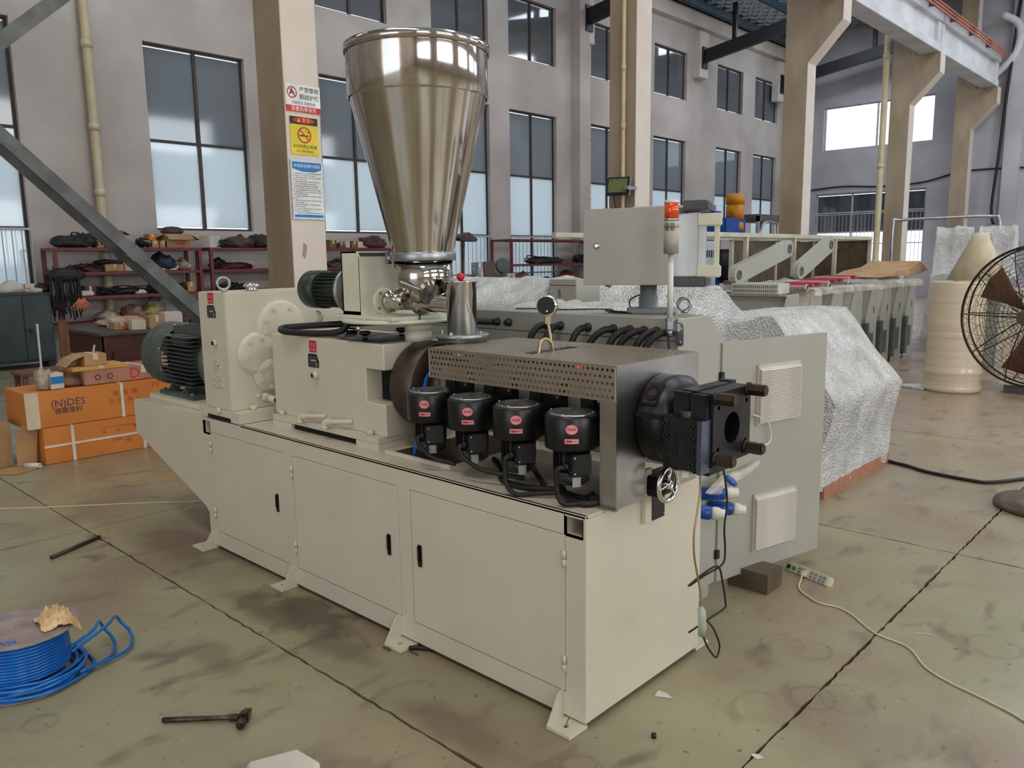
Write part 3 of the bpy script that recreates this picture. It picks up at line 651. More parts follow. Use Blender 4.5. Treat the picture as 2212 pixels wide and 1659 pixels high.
for s in (-1, 1):
    b = box(bm_(), -3.6, -3.12, CY + s * .2 - .045, CY + s * .2 + .045, .79, .815, .004)
    for x in (-3.5, -3.3): prism(b, [(CY + s * .24, .815), (CY + s * .16, .815), (CY + s * .13, .89), (CY + s * .17, .9)], 'x', x, x + .012)
    mk('motor_foot', b, M['motor'], mo)
    for x in (-3.56, -3.17): mk('foot_bolt', cyl(bm_(), (x, CY + s * .225, .815), (x, CY + s * .225, .83), .011, n=6), M['galv'], mo)
def eyebolt(p, r, tr, parent, turn=0.0, m=None):
    b = lathe(bm_(), p, (0, 0, 1), [(0, tr * 1.8), (.012, tr * 1.8), (.016, tr)], 16)
    c = Vector(p) + Vector((0, 0, r + .012)); a = Vector((math.cos(turn), math.sin(turn), 0))
    tube(b, [c + (a * math.cos(q * PI / 8) + Vector((0, 0, math.sin(q * PI / 8)))) * r for q in range(16)], tr, 8, 1, closed=True)
    return mk('lifting_eye', b, m or M['galv'], parent)
eyebolt((-3.13, CY + .02, MZ + .205), .038, .008, mo, 1.2)
b = cyl(bm_(), (-3.02, CY, MZ), (-2.69, CY, MZ), .155, n=48); box(b, -3.02, -2.69, CY - .155, CY + .155, .757, MZ); box(b, -3.0, -2.69, CY - .2, CY + .2, .757, .775)
mk('coupling_guard', b, CR, EX)
# ---- tall reduction gearbox
g = box(bm_(), -2.685, -2.385, .002, .773, .83, 1.468, .006); box(g, -2.735, -2.312, .001, .775, .77, .832, .003)
gb = mk('reduction_gearbox', g, CR, EX, label='tall cream reduction gearbox with round bolted covers')
bx('base_slot_shade', M['dark'], -2.665, -2.405, -.0005, .02, .772, .792, gb, label='black strip painted as the shaded slot under the gearbox')  # flat black strip: the slot's shade put into colour
def cover(cy, cz, R, r, bolts, x=-2.385):
    c = mk('round_cover', lathe(bm_(), (x, cy, cz), (1, 0, 0), [(0, R + .012), (.006, R + .010), (.008, R), (.018, R), (.02, R - .004), (.02, .001)], 44, caps=False), CR, gb)
    for a in bolts:
        y, z = cy + r * math.cos(a), cz + r * math.sin(a)
        mk('bolt', cyl(bm_(), (x + .018, y, z), (x + .03, y, z), .0115, n=6), CR, c)
cover(.325, 1.265, .137, .111, [.1, 1.1, 2.05, 2.75, 3.35, 4.2, 5.2, 6.0]); cover(.172, 1.13, .108, .085, [1.3, 2.25, 3.35, 4.3, 5.3], -2.383); cover(.235, 1.01, .085, .068, [2.6, 3.6, 4.7, 5.9], -2.381)
eyebolt((-2.46, .04, 1.468), .032, .008, gb, 1.3); eyebolt((-2.385, .56, 1.27), .03, .006, gb, .9)
mk('filler_cap', lathe(bm_(), (-2.46, .2, 1.468), (0, 0, 1), [(0, .03), (.012, .03), (.014, .026), (.02, .026), (.022, .042), (.032, .044), (.04, .036), (.043, .01)], 28), M['chrome'], gb)
for x, z in ((-2.512, 1.195), (-2.525, .823)): mk('oil_plug', lathe(bm_(), (x, .002, z), (0, -1, 0), [(0, .018), (.012, .017), (.014, .012), (.02, .012)], 14), CR, gb)
bx('oil_sight', M['dark'], -2.525, -2.5, -.02, -.018, 1.185, 1.205, gb)
lg = bm_()
for i in range(9):
    a = -.9 + i * .62; r = .042; x, z = -2.52 + r * math.cos(a), 1.045 + r * 1.35 * math.sin(a); t_ = box(bm_(), -.011, .011, -.004, .001, -.005, .005, .001); merge(lg, t_, Matrix.Translation((x, .001, z)) @ Matrix.Rotation(-a + PI / 2, 4, 'Y'))
for q in (rect(-2.545, -2.536, 1.02, 1.075), rect(-2.505, -2.497, 1.02, 1.075), rect(-2.545, -2.497, 1.07, 1.08), rect(-2.54, -2.5, 1.04, 1.046), rect(-2.54, -2.5, 1.055, 1.061), rect(-2.545, -2.497, 1.012, 1.02)): prism(lg, q, 'y', -.003, .002)
mk('cast_emblem', lg, CR, gb)
def FT(s, size, x, z, m, par, y=-.0005, **k): return txt(k.pop('nm', 'lettering'), s, size, (x, y, z), (1, 0, 0), (0, 0, 1), m, par, **k)
b = text_bm('SZ55', .062, plane_m((-2.522, .0, .973), (1, 0, 0), (0, 0, 1)), th=.004); mk('cast_lettering', b, CR, gb, recalc=False)
def nameplates(par, x, z, y, m=0):
    r = bx('red_sticker', M['inkred'], x - .032, x + .032, y - .001, y, z + .01, z + .068, par)
    FT('注 意', .02, x, z + .045, M['inkpink'], par, y - .0015); FT('请加润滑油', .011, x, z + .022, M['inkpink'], par, y - .0015)
    p = mk('nameplate', prism(bm_(), [(x - .045, z - .065), (x + .045, z - .065), (x + .048, z - .035), (x + .03, z + .002), (x - .038, z + .002), (x - .045, z - .012)], 'y', y - .002, y), M['plate'], par)
    for k in range(5): bx('plate_line', M['plategr'], x - .034, x + (.005, .03, .02, .034, .034)[k], y - .0025, y - .002, z - .057 + k * .0105, z - .055 + k * .0105, p)
    bx('plate_field', M['plategr'], x - .02, x + .028, y - .0025, y - .002, z - .034, z - .024, p); bx('plate_field', M['plategr'], x + .022, x + .034, y - .0025, y - .002, z - .06, z - .04, p)
nameplates(gb, -2.54, 1.395, .002)
t_ = mk('drain_elbow', cyl(bm_(), (-2.36, .2, .888), (-2.27, .2, .882), .018, n=16), CR, gb); mk('drain_tee', lathe(bm_(), (-2.385, .2, .888), (1, 0, 0), [(0, .026), (.012, .026), (.014, .02), (.03, .02)], 16), CR, gb); mk('drain_plug', lathe(bm_(), (-2.385, .155, .9), (1, 0, 0), [(0, .014), (.014, .014), (.018, .008)], 6), CR, gb)
mk('black_elbow', tube(bm_(), [(-2.28, .2, .882), (-2.255, .2, .882), (-2.25, .2, .865), (-2.25, .2, .845)], .014, 10, 4), M['rubber'], gb)
mk('blue_drain_hose', tube(bm_(), [(-2.25, .2, .85), (-2.25, .2, .8), (-2.25, .2, .771)], .009, 10, 3), M['hose'], gb, label='short blue hose')
# ---- distribution gearbox with notch
P = [(-2.21, .828), (-1.262, .828), (-1.262, .978), (-1.40, .978), (-1.40, 1.133), (-1.262, 1.133), (-1.262, 1.25), (-2.21, 1.25)]
b = prism(bm_(), P, 'y', .16, .595, .004)
box(b, -2.18, -1.275, .122, .63, .80, .829, .003); box(b, -2.18, -2.0, .122, .63, .77, .80); box(b, -1.445, -1.275, .122, .63, .77, .80)
db = mk('distribution_gearbox', b, CR, EX, label='low cream distribution gearbox with open window')
bx('notch_shade', M['dark'], -1.398, -1.264, .25, .5, .98, 1.131, db, label='black block standing for the shade in the window')  # black block filling the notch in place of its inner shade
bx('base_slot_shade', M['dark'], -2.0, -1.445, .14, .6, .772, .7985, db, label='black fill standing for the shade under the foot')  # black fill in the gap, painted as the shade below the foot
for x in (-2.12, -1.36): mk('foot_boss', cyl(bm_(), (x, .142, .829), (x, .142, .853), .016, n=20), CR, db)
mk('foot_boss', cyl(bm_(), (-2.352, .11, .832), (-2.352, .11, .856), .018, n=20), CR, gb)
for x0 in (-1.88, -1.66):
    mk('water_pipe', tube(bm_(), [(x0 + .14, .16, .868), (x0 + .11, .14, .866), (x0 + .04, .11, .862), (x0 + .01, .1, .858), (x0 + .0, .098, .845), (x0, .098, .832)], .0115, 12, 5), CR, db)
    mk('pipe_elbow', tube(bm_(), [(x0 + .04, .112, .8625), (x0 + .008, .1, .857), (x0, .098, .843), (x0, .098, .826)], .0175, 12, 5), CR, db)
    mk('pipe_union', cyl(bm_(), (x0, .098, .825), (x0, .098, .838), .0195, n=14), CR, db)
mk('oil_plug', lathe(bm_(), (-1.804, .16, 1.066), (0, -1, 0), [(0, .022), (.016, .021), (.018, .014), (.026, .014)], 16), CR, db)
mk('oil_sight', cyl(bm_(), (-1.804, .1335, 1.066), (-1.804, .132, 1.066), .011, n=14), M['oiled'], db)
nameplates(db, -1.825, 1.168, .16)
mk('inspection_cover', prism(bm_(), rect(-1.93, -1.4, .24, .52), 'z', 1.25, 1.2535), M['tray'], db, label='dark flat cover plate'); mk('gasket_sheet', prism(bm_(), [(-1.66, .19), (-1.33, .19), (-1.33, .5), (-1.42, .56), (-1.66, .5)], 'z', 1.25, 1.2525), M['tray'], db)
mk('cover_bar', box(bm_(), -1.53, -1.5, .15, .54, 1.262, 1.268), M['galv'], db)
for y in (.25, .47): mk('black_knob', lathe(bm_(), (-1.515, y, 1.2535), (0, 0, 1), [(0, .012), (.02, .012), (.022, .026), (.036, .028), (.04, .02)], 8), M['black'], db)
mk('filler_cap', lathe(bm_(), (-1.86, .42, 1.2535), (0, 0, 1), [(0, .03), (.008, .03), (.012, .046), (.022, .046), (.03, .038), (.032, .02)], 28), M['chrome'], db)
# ---- dark barrel flange and blue hose
mk('barrel_flange', lathe(bm_(), (-1.262, CY, CZ), (1, 0, 0), [(0, .19), (.02, .2), (.15, .2), (.155, .194), (.156, .13), (.156, .12)], 64), M['darksteel'], EX, label='big dark round barrel flange')
mk('flange_hole', cyl(bm_(), (-1.17, CY - .197 * .55, CZ + .197 * .835), (-1.17, CY - .2 * .552, CZ + .2 * .84), .014, n=12), M['dark'], EX)
mk('flange_bore', cyl(bm_(), (-1.106, CY, CZ), (-1.1045, CY, CZ), .128, n=36), M['dark'], EX)
mk('blue_hose', tube(bm_(), [(-.9, .17, 1.165), (-.94, .165, 1.16), (-.975, .16, 1.12), (-.99, .155, 1.05), (-1.01, .15, .96), (-1.035, .145, .85), (-1.05, .143, .771)], .0085, 10, 6), M['hose'], EX)
# ---- barrel, perforated cover, end shield
mk('barrel', lathe(bm_(), (-1.105, CY, CZ), (1, 0, 0), [(0, .12), (.1, .12), (.1, .075), (1.15, .07), (1.2, .07)], 32), M['darksteel'], EX)
for x0, x1 in ((-.99, -.82), (-.78, -.57), (-.53, -.32), (-.28, -.07)):
    h = bx('heater_shell', M['alu'], x0, x1, CY - .13, CY + .13, CZ - .12, CZ + .115, EX, bev=.006)
    bx('terminal_strip', M['black'], (x0 + x1) / 2 - .03, (x0 + x1) / 2 + .03, CY - .145, CY - .13, CZ + .02, CZ + .07, h)
def perforated(b, u0, u1, v0, v1, pitch, row, r, P, skip=None, rim=.004):
    nu = int((u1 - u0 - 2 * rim) / pitch); nv = int((v1 - v0 - 2 * rim) / row); pu = (u1 - u0 - 2 * rim) / nu; pv = (v1 - v0 - 2 * rim) / nv
    def cell(a, c, d, e, hole):
        q = [(a, d), ((a + c) / 2, d), (c, d), (c, (d + e) / 2), (c, e), ((a + c) / 2, e), (a, e), (a, (d + e) / 2)]
        vo = [b.verts.new(P(*x)) for x in q]
        if not hole: b.faces.new(vo); return
        m_, n_ = (a + c) / 2, (d + e) / 2; an = [5 * PI / 4 + i * PI / 4 for i in range(8)]
        vi = [b.verts.new(P(m_ + r * math.cos(t), n_ + r * math.sin(t))) for t in an]
        for i in range(8): b.faces.new((vo[i], vo[(i + 1) % 8], vi[(i + 1) % 8], vi[i]))
    for j in range(nv):
        d = v0 + rim + j * pv; o = pu / 2 if j % 2 else 0
        if o: cell(u0 + rim, u0 + rim + o, d, d + pv, False); cell(u1 - rim - (pu - o), u1 - rim, d, d + pv, False)
        for i in range(nu - (1 if o else 0)):
            a = u0 + rim + o + i * pu
            if skip and skip(a + pu / 2, d + pv / 2): continue
            cell(a, a + pu, d, d + pv, True)
    for q in (rect(u0, u1, v0, v0 + rim), rect(u0, u1, v1 - rim, v1), rect(u0, u0 + rim, v0 + rim, v1 - rim), rect(u1 - rim, u1, v0 + rim, v1 - rim)):
        b.faces.new([b.verts.new(P(*x)) for x in q])
def sheet_part(name, fn, parent, m, th=.0015, **k):
    b = bm_(); fn(b); bmesh.ops.remove_doubles(b, verts=b.verts, dist=1e-5); o = mk(name, b, m, parent, **k)
    s = o.modifiers.new('thickness', 'SOLIDIFY'); s.thickness = th; s.offset = 0; return o
CX0, CX1, CT = -.905, .035, 1.265
sk = lambda x, y: -.47 < x < -.41 and .2 < y < .5
PM = mat('perforated_sheet', (186, 174, 160), .34, .85, (170, 158, 144), 5)  # brownish tone is the reflected surroundings put into the sheet's base colour
sheet_part('perforated_top', lambda b: perforated(b, CX0, CX1, .117, .638, .0203, .0203, .0056, lambda u, v: (u, v, CT), sk), EX, PM, label='perforated sheet top of the barrel cover')
sheet_part('perforated_skirt', lambda b: perforated(b, CX0, CX1, 1.143, CT, .0203, .0203, .0056, lambda u, v: (u, .117, v)), EX, PM, label='perforated front skirt of the barrel cover')
sheet_part('perforated_skirt', lambda b: perforated(b, CX0, CX1, .85, CT, .0203, .0203, .0056, lambda u, v: (u, .638, v)), EX, PM, label='perforated rear skirt of the barrel cover')
b = bm_(); box(b, -.478, -.473, .195, .5, CT - .03, CT + .001); box(b, -.407, -.402, .195, .5, CT - .03, CT + .001); box(b, -.478, -.402, .49, .5, CT - .03, CT + .001); box(b, -.478, -.402, .195, .2, CT - .03, CT + .001)
mk('slot_lip', b, M['alu'], EX)
P = [(.115, .773), (.288, .773), (.288, .95), (.466, .95), (.466, .773), (.64, .773), (.64, CT), (.115, CT)]
b = prism(bm_(), P, 'x', .036, .04); box(b, -.028, .04, .113, .116, .773, 1.14); box(b, -.035, .045, .108, .117, 1.138, 1.143); box(b, -.04, .05, .095, .118, .771, .777, .002)
mk('end_shield', b, M['alu'], EX, label='smooth aluminium end shield')
bx('hot_glow', mat('warm_indicator', (230, 60, 40), .4, emit=((255, 60, 40), 1.2)), -.20, -.17, .19, .2, 1.225, 1.245, EX, label='small red indicator lamp')
# gauge on bent stem
gz = CT
b = tube(bm_(), [(-.44, .27, gz - .02), (-.445, .285, gz + .03), (-.44, .31, gz + .048), (-.43, .335, gz + .03), (-.428, .345, gz - .02)], .0065, 10, 5)
mk('gauge_loop', b, M['brass'], EX); mk('gauge_stem', tube(bm_(), [(-.436, .335, gz + .01), (-.438, .34, gz + .05), (-.445, .335, gz + .1), (-.447, .333, gz + .13)], .006, 10, 5), M['brass'], EX)
mk('gauge_nut', cyl(bm_(), (-.447, .333, gz + .105), (-.447, .333, gz + .135), .013, n=6), M['brass'], EX)
gd = Vector((.35, -.94, 0)).normalized(); gc = Vector((-.447, .335, gz + .175))
mk('pressure_gauge', lathe(bm_(), gc + gd * -.012, gd, [(0, .036), (.002, .04), (.026, .041), (.03, .036)], 36), M['chrome'], EX)
mk('gauge_back', cyl(bm_(), gc + gd * .018, gc + gd * .021, .0355, n=32), M['rubber'], EX, label='black rubber back of the gauge')
for s in (-1, 1): mk('gauge_screw', cyl(bm_(), gc + gd * .021 + Vector((s * .006, 0, -.02)), gc + gd * .023 + Vector((s * .006, 0, -.02)), .0028, n=8), M['chrome'], EX)
# ---- tray under the fans
b = box(bm_(), -1.2, -.79, .118, .66, .771, .776); tr = mk('drip_tray', b, M['tray'], EX, label='dark brown drip tray with pale lip')
b = box(bm_(), -1.21, -.782, .105, .118, .77, .79, .002); box(b, -.79, -.782, .118, .66, .77, .788); mk('tray_lip', b, CR, tr)
# ---- four cooling fans
grille = mat('fan_grille', (200, 204, 200), .3, .8, (150, 154, 150), 40)
def blower(x, y, i):
    z1 = 1.088; f = mk('cooling_fan', lathe(bm_(), (x, y, z1 - .122), (0, 0, 1), [(0, .05), (0, .092), (.003, .0945), (.112, .0945), (.12, .09), (.122, .084), (.122, .05)], 44), M['black'], EX, label='%s black cooling fan under the barrel cover' % ('first', 'second', 'third', 'fourth')[i])
    b = lathe(bm_(), (x, y, z1), (0, 0, 1), [(-.001, .083), (.003, .083), (.0045, .079), (.0045, .052), (.003, .05)], 40, caps=False); mk('lid_ring', b, M['alu'], f)
    b = bm_()
    for k in range(-8, 9):
        u = k * .006; h = math.sqrt(max(0, .051 ** 2 - u * u)); box(b, x + u - .0006, x + u + .0006, y - h, y + h, z1 + .002, z1 + .0035); box(b, x - h, x + h, y + u - .0006, y + u + .0006, z1 + .002, z1 + .0035)
    mk('intake_mesh', b, grille, f, kind='stuff'); mk('intake_shade', cyl(bm_(), (x, y, z1 - .002), (x, y, z1 + .0005), .051, n=24), M['dark'], f)  # black disc behind the mesh, painted as the shade inside
    for a in (.3, 1.9, 3.4, 5.0): mk('lid_screw', lathe(bm_(), (x + .079 * math.cos(a), y + .079 * math.sin(a), z1 + .003), (0, 0, 1), [(0, .003), (.003, .003), (.0045, .001)], 8), M['chrome'], f)
    b = box(bm_(), x + .0, x + .094, y, .245, z1 - .115, z1 - .004, .003); mk('outlet_duct', b, M['black'], f)
    b = box(bm_(), x - .01, x + .105, .243, .249, z1 - .07, z1 + .035, .002); fl_ = mk('outlet_flange', b, M['black'], f)
    for u, v in ((.004, .022), (.09, .018)): mk('flange_bolt', cyl(bm_(), (x + u, .243, z1 + v), (x + u, .236, z1 + v), .006, n=6), M['galv'], f)
    b = cyl(bm_(), (x, y, .878), (x, y, z1 - .122), .058, n=30)
    for k in range(20):
        a = 2 * PI * k / 20; g = box(bm_(), .055, .066, -.0014, .0014, .885, z1 - .124); merge(b, g, Matrix.Translation((x, y, 0)) @ Matrix.Rotation(a, 4, 'Z'))
    mk('fan_motor', b, M['black'], f)
    mk('motor_cap', lathe(bm_(), (x, y, .832), (0, 0, 1), [(0, .03), (.004, .05), (.016, .064), (.05, .065), (.05, .06)], 36), mat('worn_black', (40, 40, 40), .4, 0, (28, 28, 28), 20), f)
    D = Matrix.Translation((x, y, 0)) @ Matrix.Rotation(-.55, 4, 'Z')
    b = bm_(); merge(b, box(bm_(), .05, .105, -.036, .036, .885, .958, .004), D); mk('terminal_box', b, M['black'], f)
    for zz in (.948, .893):
        q = D @ Vector((.105, -.026, zz)); n_ = (D.to_3x3() @ Vector((1, 0, 0))); mk('box_screw', lathe(bm_(), q, n_, [(0, .0035), (.003, .0035), (.004, .001)], 8), M['chrome'], f)
    def onr(r, a, z): return Vector((x + r * math.cos(a), y + r * math.sin(a), z))
    def wrap(nm, poly, r, m, a0, zc):   # thin sticker bent round the housing; poly in (arc, z)
        b = bm_(); vs = [b.verts.new(onr(r, a0 + u / r, zc + v)) for u, v in poly]; c = b.verts.new(onr(r, a0, zc))
        for k in range(len(vs)): b.faces.new((c, vs[k], vs[(k + 1) % len(vs)]))
        return mk(nm, b, m, f)
    a0 = -.93 + (-.03, 0, .02, .04)[i]
    wrap('oval_sticker', [(.022 * math.cos(t * PI / 14), .018 * math.sin(t * PI / 14)) for t in range(28)], .0953, M['inkred'], a0, 1.045)
    wrap('oval_field', [(.020 * math.cos(t * PI / 14), .016 * math.sin(t * PI / 14)) for t in range(28)], .0956, M['inkpink'], a0, 1.045)
    n_ = Vector((math.cos(a0), math.sin(a0), 0)); tg = Vector((-n_.y, n_.x, 0))
    mk('sticker_lettering', text_bm('西城牌', .0105, plane_m(onr(.0962, a0, 1.045), tg, (0, 0, 1)), th=.0001), M['inkred'], f, recalc=False)
    wrap('arrow_sticker', [(-.024, -.008), (0, -.0085), (.024, -.008), (.024, .008), (0, .0085), (-.024, .008)], .0953, M['inkpink'], a0, 1.004)
    wrap('red_arrow', [(-.02, -.004), (-.002, -.0045), (.002, -.0015), (.02, -.0012), (.02, .0012), (.002, .0015), (-.002, .0045), (-.02, .004)], .0957, M['inkred'], a0, 1.004)
    q = D @ Vector((.0655, -.012, .868)); mk('rating_plate', mk_bent(x, y, .066, -.62, .852, .03, .034), M['plategr'], f)
    g0 = D @ Vector((.078, -.036, .915)); dn = (D.to_3x3() @ Vector((.25, -1, 0))).normalized()
    mk('cable_gland', cyl(bm_(), g0, g0 + dn * .024, .0105, n=10), M['rubber'], f)
    e = g0 + dn * .022
    ends = ([e, e + dn * .012 + Vector((0, 0, -.012)), e + Vector((.01, .0, -.05)), e + Vector((.05, .03, -.09)), e + Vector((.12, .09, -.115))],
            [e, e + dn * .014 + Vector((0, 0, -.01)), e + Vector((.02, -.01, -.045)), e + Vector((.08, .02, -.085)), e + Vector((.17, .06, -.1)), e + Vector((.24, .1, -.11))],
            [e, e + dn * .014 + Vector((-.004, 0, -.012)), e + Vector((-.01, -.014, -.055)), e + Vector((.0, -.018, -.105)), e + Vector((.04, -.01, -.135)), e + Vector((.1, .03, -.13)), e + Vector((.17, .08, -.125))],
            [e, e + dn * .018 + Vector((-.01, 0, -.008)), e + Vector((-.02, -.016, -.05)), e + Vector((-.018, -.012, -.1)), e + Vector((0, .0, -.13)), e + Vector((.03, .05, -.13)), e + Vector((.02, .14, -.12))])[i]
    mk('conduit', ribbed(bm_(), ends, .0085), M['rubber'], f)
def mk_bent(x, y, r, a0, zc, w_, h_):
    b = bm_(); n_ = 6; A = []; B = []
    for k in range(n_ + 1):
        a = a0 + (k / n_ - .5) * w_ / r; p = (x + r * math.cos(a), y + r * math.sin(a)); A.append(b.verts.new((*p, zc - h_ / 2))); B.append(b.verts.new((*p, zc + h_ / 2)))
    for k in range(n_): b.faces.new((A[k], A[k + 1], B[k + 1], B[k]))
    return b
for i, x in enumerate((-.908, -.66, -.41, -.155)): blower(x, .118, i)
mk('loose_conduit', ribbed(bm_(), [(-.72, .3, .79), (-.6, .22, .785), (-.5, .12, .782), (-.38, .09, .782), (-.25, .14, .782), (-.1, .12, .785), (-.03, .22, .785)], .011), M['rubber'], EX)
mk('loose_conduit', ribbed(bm_(), [(-.33, .25, .79), (-.16, .1, .783), (-.07, .075, .783), (-.04, .14, .785), (-.04, .3, .785)], .012), M['rubber'], EX)
b = bm_(); merge(b, box(bm_(), -.015, .015, -.004, .004, 0, .1), Matrix.Translation((-.32, .16, .785)) @ Matrix.Rotation(-.2, 4, 'Y') @ Matrix.Rotation(.5, 4, 'X')); mk('terminal_rail', b, M['oiled'], EX)
# ---- feeder on its swivel plate
mk('feeder_post', lathe(bm_(), (-1.275, CY, 1.25), (0, 0, 1), [(0, .062), (.045, .062), (.045, .06), (.048, .06), (.048, .062), (.088, .062)], 32), M['feeder'], EX)
fd = mk('feeder_table', lathe(bm_(), (-1.415, .38, 1.338), (0, 0, 1), [(0, .265), (.004, .27), (.016, .27), (.018, .265)], 56), M['feeder'], EX, label='round pale swivel table of the feeder')
for k in range(8):
    a = k * PI / 4 + .2; mk('table_bolt', cyl(bm_(), (-1.415 + .24 * math.cos(a), .38 + .24 * math.sin(a), 1.356), (-1.415 + .24 * math.cos(a), .38 + .24 * math.sin(a), 1.364), .006, n=6), M['galv'], fd)
b = box(bm_(), -1.66, -1.2, .17, .56, 1.356, 1.372, .003); mk('feeder_base', b, M['feeder'], fd)
b = box(bm_(), -1.605, -1.475, .2, .55, 1.372, 1.388); P = [(-1.61, 1.372), (-1.47, 1.372), (-1.47, 1.64), (-1.49, 1.665), (-1.61, 1.665)]
box(b, -1.475, -1.467, .2, .55, 1.372, 1.64); box(b, -1.61, -1.602, .2, .55, 1.372, 1.665); prism(b, P, 'y', .2, .208); prism(b, P, 'y', .542, .55); box(b, -1.61, -1.49, .2, .55, 1.657, 1.665)
hs = mk('feeder_stand', b, M['feeder'], EX, label='pale upright stand between feeder motor and hopper')
mk('bearing_boss', lathe(bm_(), (-1.467, .33, 1.43), (1, 0, 0), [(0, .065), (.01, .065), (.014, .06), (.014, .03)], 28), M['feeder'], hs)
for a in (.6, 2.2, 3.8, 5.4): mk('boss_bolt', cyl(bm_(), (-1.455, .33 + .05 * math.cos(a), 1.43 + .05 * math.sin(a)), (-1.447, .33 + .05 * math.cos(a), 1.43 + .05 * math.sin(a)), .007, n=6), M['galv'], hs)
mx_, mz_ = .34, 1.478
fm = mk('feeder_motor', lathe(bm_(), (-2.09, mx_, mz_), (1, 0, 0), [(0, .07), (.006, .085), (.02, .098), (.14, .098), (.14, .09)], 44), M['green'], EX, label='small dark green feeder motor')
b = cyl(bm_(), (-1.95, mx_, mz_), (-1.72, mx_, mz_), .076, n=32)
for k in range(26):
    a = 2 * PI * k / 26; merge(b, box(bm_(), 0, .21, .07, .09, -.0018, .0018), Matrix.Translation((-1.945, mx_, mz_)) @ Matrix.Rotation(a, 4, 'X'))
mk('finned_body', b, M['green'], fm)
mk('motor_flange', lathe(bm_(), (-1.73, mx_, mz_), (1, 0, 0), [(0, .11), (.004, .116), (.016, .116), (.02, .112), (.02, .06)], 44), M['galv'], fm, label='grey cast flange')
mk('gear_housing', lathe(bm_(), (-1.712, mx_, mz_), (1, 0, 0), [(0, .05), (.02, .062), (.03, .082), (.06, .084), (.062, .09), (.085, .09), (.09, .078), (.102, .078)], 40), mat('cast_aluminium', (176, 172, 162), .45, .5, (150, 146, 136), 10), fm, label='cast aluminium gear head')
mk('black_cable_loop', tube(bm_(), [(-1.66, .3, 1.38), (-1.665, .28, 1.35), (-1.69, .25, 1.29), (-1.76, .21, 1.272), (-1.9, .15, 1.27), (-2.02, .12, 1.275), (-2.08, .15, 1.285), (-2.05, .22, 1.29), (-1.9, .34, 1.3), (-1.7, .5, 1.31), (-1.5, .7, 1.315), (-1.3, .92, 1.3)], .0165, 12, 7), M['rubber'], EX, label='thick black cable looped over the gearbox')
# steel feeder tube and drop pipe
IN = M['inox']
ft = mk('feeder_tube', lathe(bm_(), (-1.45, .36, 1.43), (1, .03, 0), [(0, .052), (.015, .052), (.017, .04), (.2, .04), (.2, .056), (.235, .056), (.235, .044), (.46, .044)], 36), IN, EX, label='polished steel feed screw tube')
mk('tube_leg', tube(bm_(), [(-1.2, .33, 1.38), (-1.2, .32, 1.356)], .005, 8, 1), M['oiled'], ft)
for s in (-1, 1): mk('clamp_bolt', cyl(bm_(), (-1.26, .36 + s * .04, 1.43 + .03), (-1.2, .36 + s * .04, 1.43 + .03), .007, n=8), IN, ft)
dp = mk('drop_pipe', lathe(bm_(), (-.978, CY, 1.27), (0, 0, 1), [(0, .066), (.252, .066), (.254, .074), (.258, .074), (.259, .06)], 44), IN, EX, label='upright polished steel feed pipe')
mk('pipe_flange', lathe(bm_(), (-.978, CY, 1.268), (0, 0, 1), [(0, .105), (.002, .108), (.014, .108), (.015, .118), (.03, .118), (.032, .114)], 44), M['galv'], dp)
mk('flange_neck', cyl(bm_(), (-.978, CY, 1.2), (-.978, CY, 1.268), .07, n=32), M['alu'], dp)
for a in (.3, 1.9, 3.5, 5.0): mk('flange_bolt', cyl(bm_(), (-.978 + .095 * math.cos(a), CY + .095 * math.sin(a), 1.3), (-.978 + .095 * math.cos(a), CY + .095 * math.sin(a), 1.312), .008, n=6), M['galv'], dp)
mk('red_ball_knob', lathe(bm_(), (-.97, CY - .01, 1.529), (0, 0, 1), [(.0, .006)] + [(.018 - .018 * math.cos(t * PI / 10), .018 * math.sin(t * PI / 10)) for t in range(1, 10)], 24), M['red'], dp)
# hopper
HX = -1.225; R_ = .312
hp = mk('hopper_cone', lathe(bm_(), (HX, CY, 1.655), (0, 0, 1), [(0, .138), (.655, .298), (.66, .30)], 96, caps=False), IN, EX, label='polished stainless hopper cone')
mk('hopper_band', lathe(bm_(), (HX, CY, 2.315), (0, 0, 1), [(-.002, .303), (.006, .309), (.195, .309)], 96, caps=False), IN, hp)
mk('hopper_lid', lathe(bm_(), (HX, CY, 2.50), (0, 0, 1), [(0, .311), (0, .317), (.034, .317), (.036, .313), (.036, .02)], 96, caps=False), IN, hp)
mk('clamp_ring', lathe(bm_(), (HX, CY, 1.617), (0, 0, 1), [(0, .139), (0, .147), (.005, .15), (.033, .15), (.038, .147), (.038, .139)], 64, caps=False), M['galv'], hp)
b = tube(bm_(), [(HX - .12, CY - .095, 1.636), (HX - .06, CY - .15, 1.632)], .008, 8, 1); box(b, HX - .15, HX - .128, CY - .1, CY - .08, 1.605, 1.66); box(b, HX - .125, HX - .11, CY - .115, CY - .095, 1.61, 1.655); mk('clamp_toggle', b, M['galv'], hp)
mk('hopper_bowl', lathe(bm_(), (HX, CY, 1.617), (0, 0, -1), [(0, .133), (.075, .133)] + [(.075 + .13 * math.sin(t * PI / 16), .133 * math.cos(t * PI / 16)) for t in range(1, 8)], 64), IN, hp)
d = Vector((-.1, -.75, -.62)).normalized(); p = Vector((HX - .02, CY - .07, 1.50)); mk('drain_spout', lathe(bm_(), p, d, [(0, .03), (.055, .03), (.055, .036), (.075, .036), (.078, .04), (.11, .04), (.112, .034)], 28), IN, hp)
d = Vector((.75, -.3, -.58)).normalized(); p = Vector((HX + .04, CY - .03, 1.53)); mk('feed_spout', lathe(bm_(), p, d, [(0, .045), (.1, .05), (.105, .056)], 28), IN, hp)
mk('feed_neck', cyl(bm_(), (HX, CY - .01, 1.45), (HX, CY - .012, 1.43), .05, .04, n=24), IN, hp)
